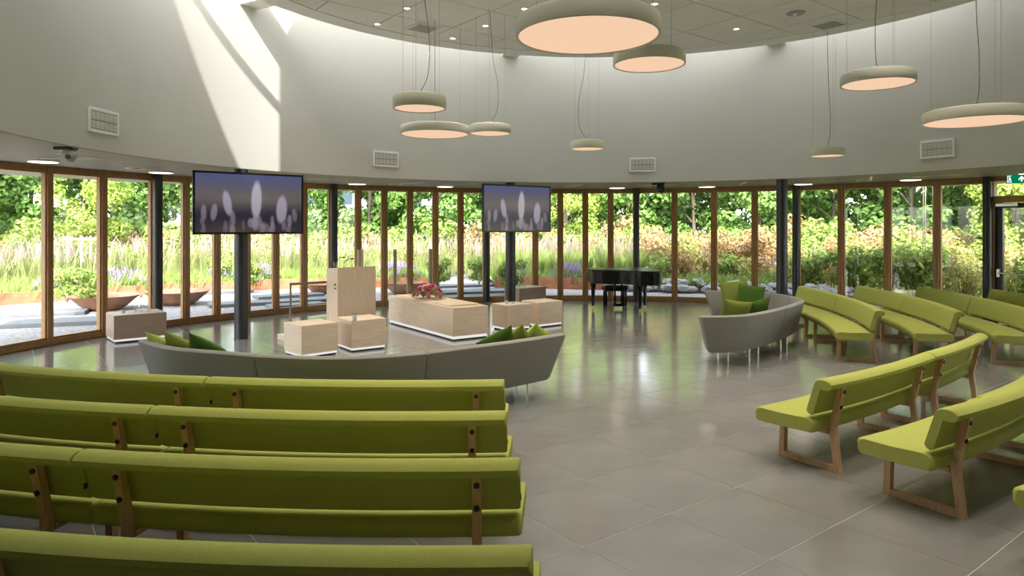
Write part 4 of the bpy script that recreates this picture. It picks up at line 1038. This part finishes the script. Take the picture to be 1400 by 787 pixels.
# lavender clumps
lv = blades([(0, 0, 0, 1)], .50, .20, 120, 41, .008, .55).mesh('leaves', M_SHRUB1); lf = blades([(.42 * math.sqrt(q / 40) * math.cos(2.4 * q), .42 * math.sqrt(q / 40) * math.sin(2.4 * q), .52 - .34 * (q / 40) ** 1.5 - .05 * (q % 3), 1) for q in range(40)], .15, .05, 3, 42, .014, .5).mesh('flower_spikes', M_LAV)
for x, y in ((155, 399), (172, 397), (163, 401), (228, 396), (236, 393), (368, 380), (375, 378), (382, 379), (330, 382), (541, 375), (548, 373), (555, 376), (565, 374), (785, 380), (793, 379), (778, 381), (712, 377)):
    p = at(x, y + 14, .1); a_ = math.degrees(math.atan2(p.y - CEN.y, p.x - CEN.x)) % 360; p = pol(edge_r(a_) + rnd.uniform(.35, .9), a_, .12)
    t = thing('lavender', p, rnd.uniform(0, 6), 'purple lavender clump at the front of the bed ' + sect(p), 'lavender', 'lavender ' + sect(p)); t.scale = (1.1, 1.1, 1.1)
    link('leaves', lv, t); link('flower_spikes', lf, t)
# tree stakes
def stakes(p, h, lb, n=3, gap=.38, bar_=True, r=.035):
    t = thing('tree_stakes', p, 0, lb, 'stakes')
    for k in range(n):
        mm = MB(); mm.tube([(gap * (k - (n - 1) / 2), .12 * (k % 2), 0), (gap * (k - (n - 1) / 2), .12 * (k % 2), h)], r, 8); mm.build('stake', M_STAKE, t)
    if bar_: mm = MB(); mm.bar((-gap * n / 2, .03, h * .93), (gap * n / 2, .03, h * .93), .03, .07); mm.build('cross_bar', M_STAKE, t)
p = at_y(108, 384, 22.5); stakes((p.x, p.y, .15), 1.55, 'three pale timber tree stakes with cross bar, outside left')
p = at_y(1269, 390, 18.0); stakes((p.x, p.y, .1), 3.6, 'tall thin pale poles around a young tree outside right', 3, .13, False, .014)
# houses beyond the trees
def house(c, rz, w, d, h, wall, lb):
    t = thing('distant_house', c, rz, lb, 'house')
    mm = MB(); mm.box((0, 0, h / 2), (w, d, h)); mm.build('walls', wall, t)
    mm = MB(); mm.add([(-w / 2 - .3, -d / 2 - .4, h), (w / 2 + .3, -d / 2 - .4, h), (w / 2 + .3, d / 2 + .4, h), (-w / 2 - .3, d / 2 + .4, h), (-w / 2 - .3, 0, h + d * .35), (w / 2 + .3, 0, h + d * .35)], [(0, 1, 5, 4), (2, 3, 4, 5), (0, 4, 3), (1, 2, 5), (3, 2, 1, 0)]); mm.build('roof', M_ROOFT, t)
    for j in range(2):
        for i in range(int(w // 2.4)):
            mm = MB(); mm.box((-w / 2 + 1.4 + 2.4 * i, -d / 2 - .02, 1.5 + 2.6 * j), (1.1, .08, 1.3)); wd = mm.build('window', M_WHITE, t)
            mm = MB(); mm.box((-w / 2 + 1.4 + 2.4 * i, -d / 2 - .05, 1.5 + 2.6 * j), (.95, .06, 1.15)); mm.build('pane', M_PANE, wd)
house((-10, 52, 0), rad(8), 12, 8, 5.2, M_HOUSE, 'pale house with orange tiled roof glimpsed between the trees, centre left')
house((22, 50, 0), rad(-14), 11, 8, 5.2, M_WHITE, 'white house with orange roof glimpsed behind trees on the right')
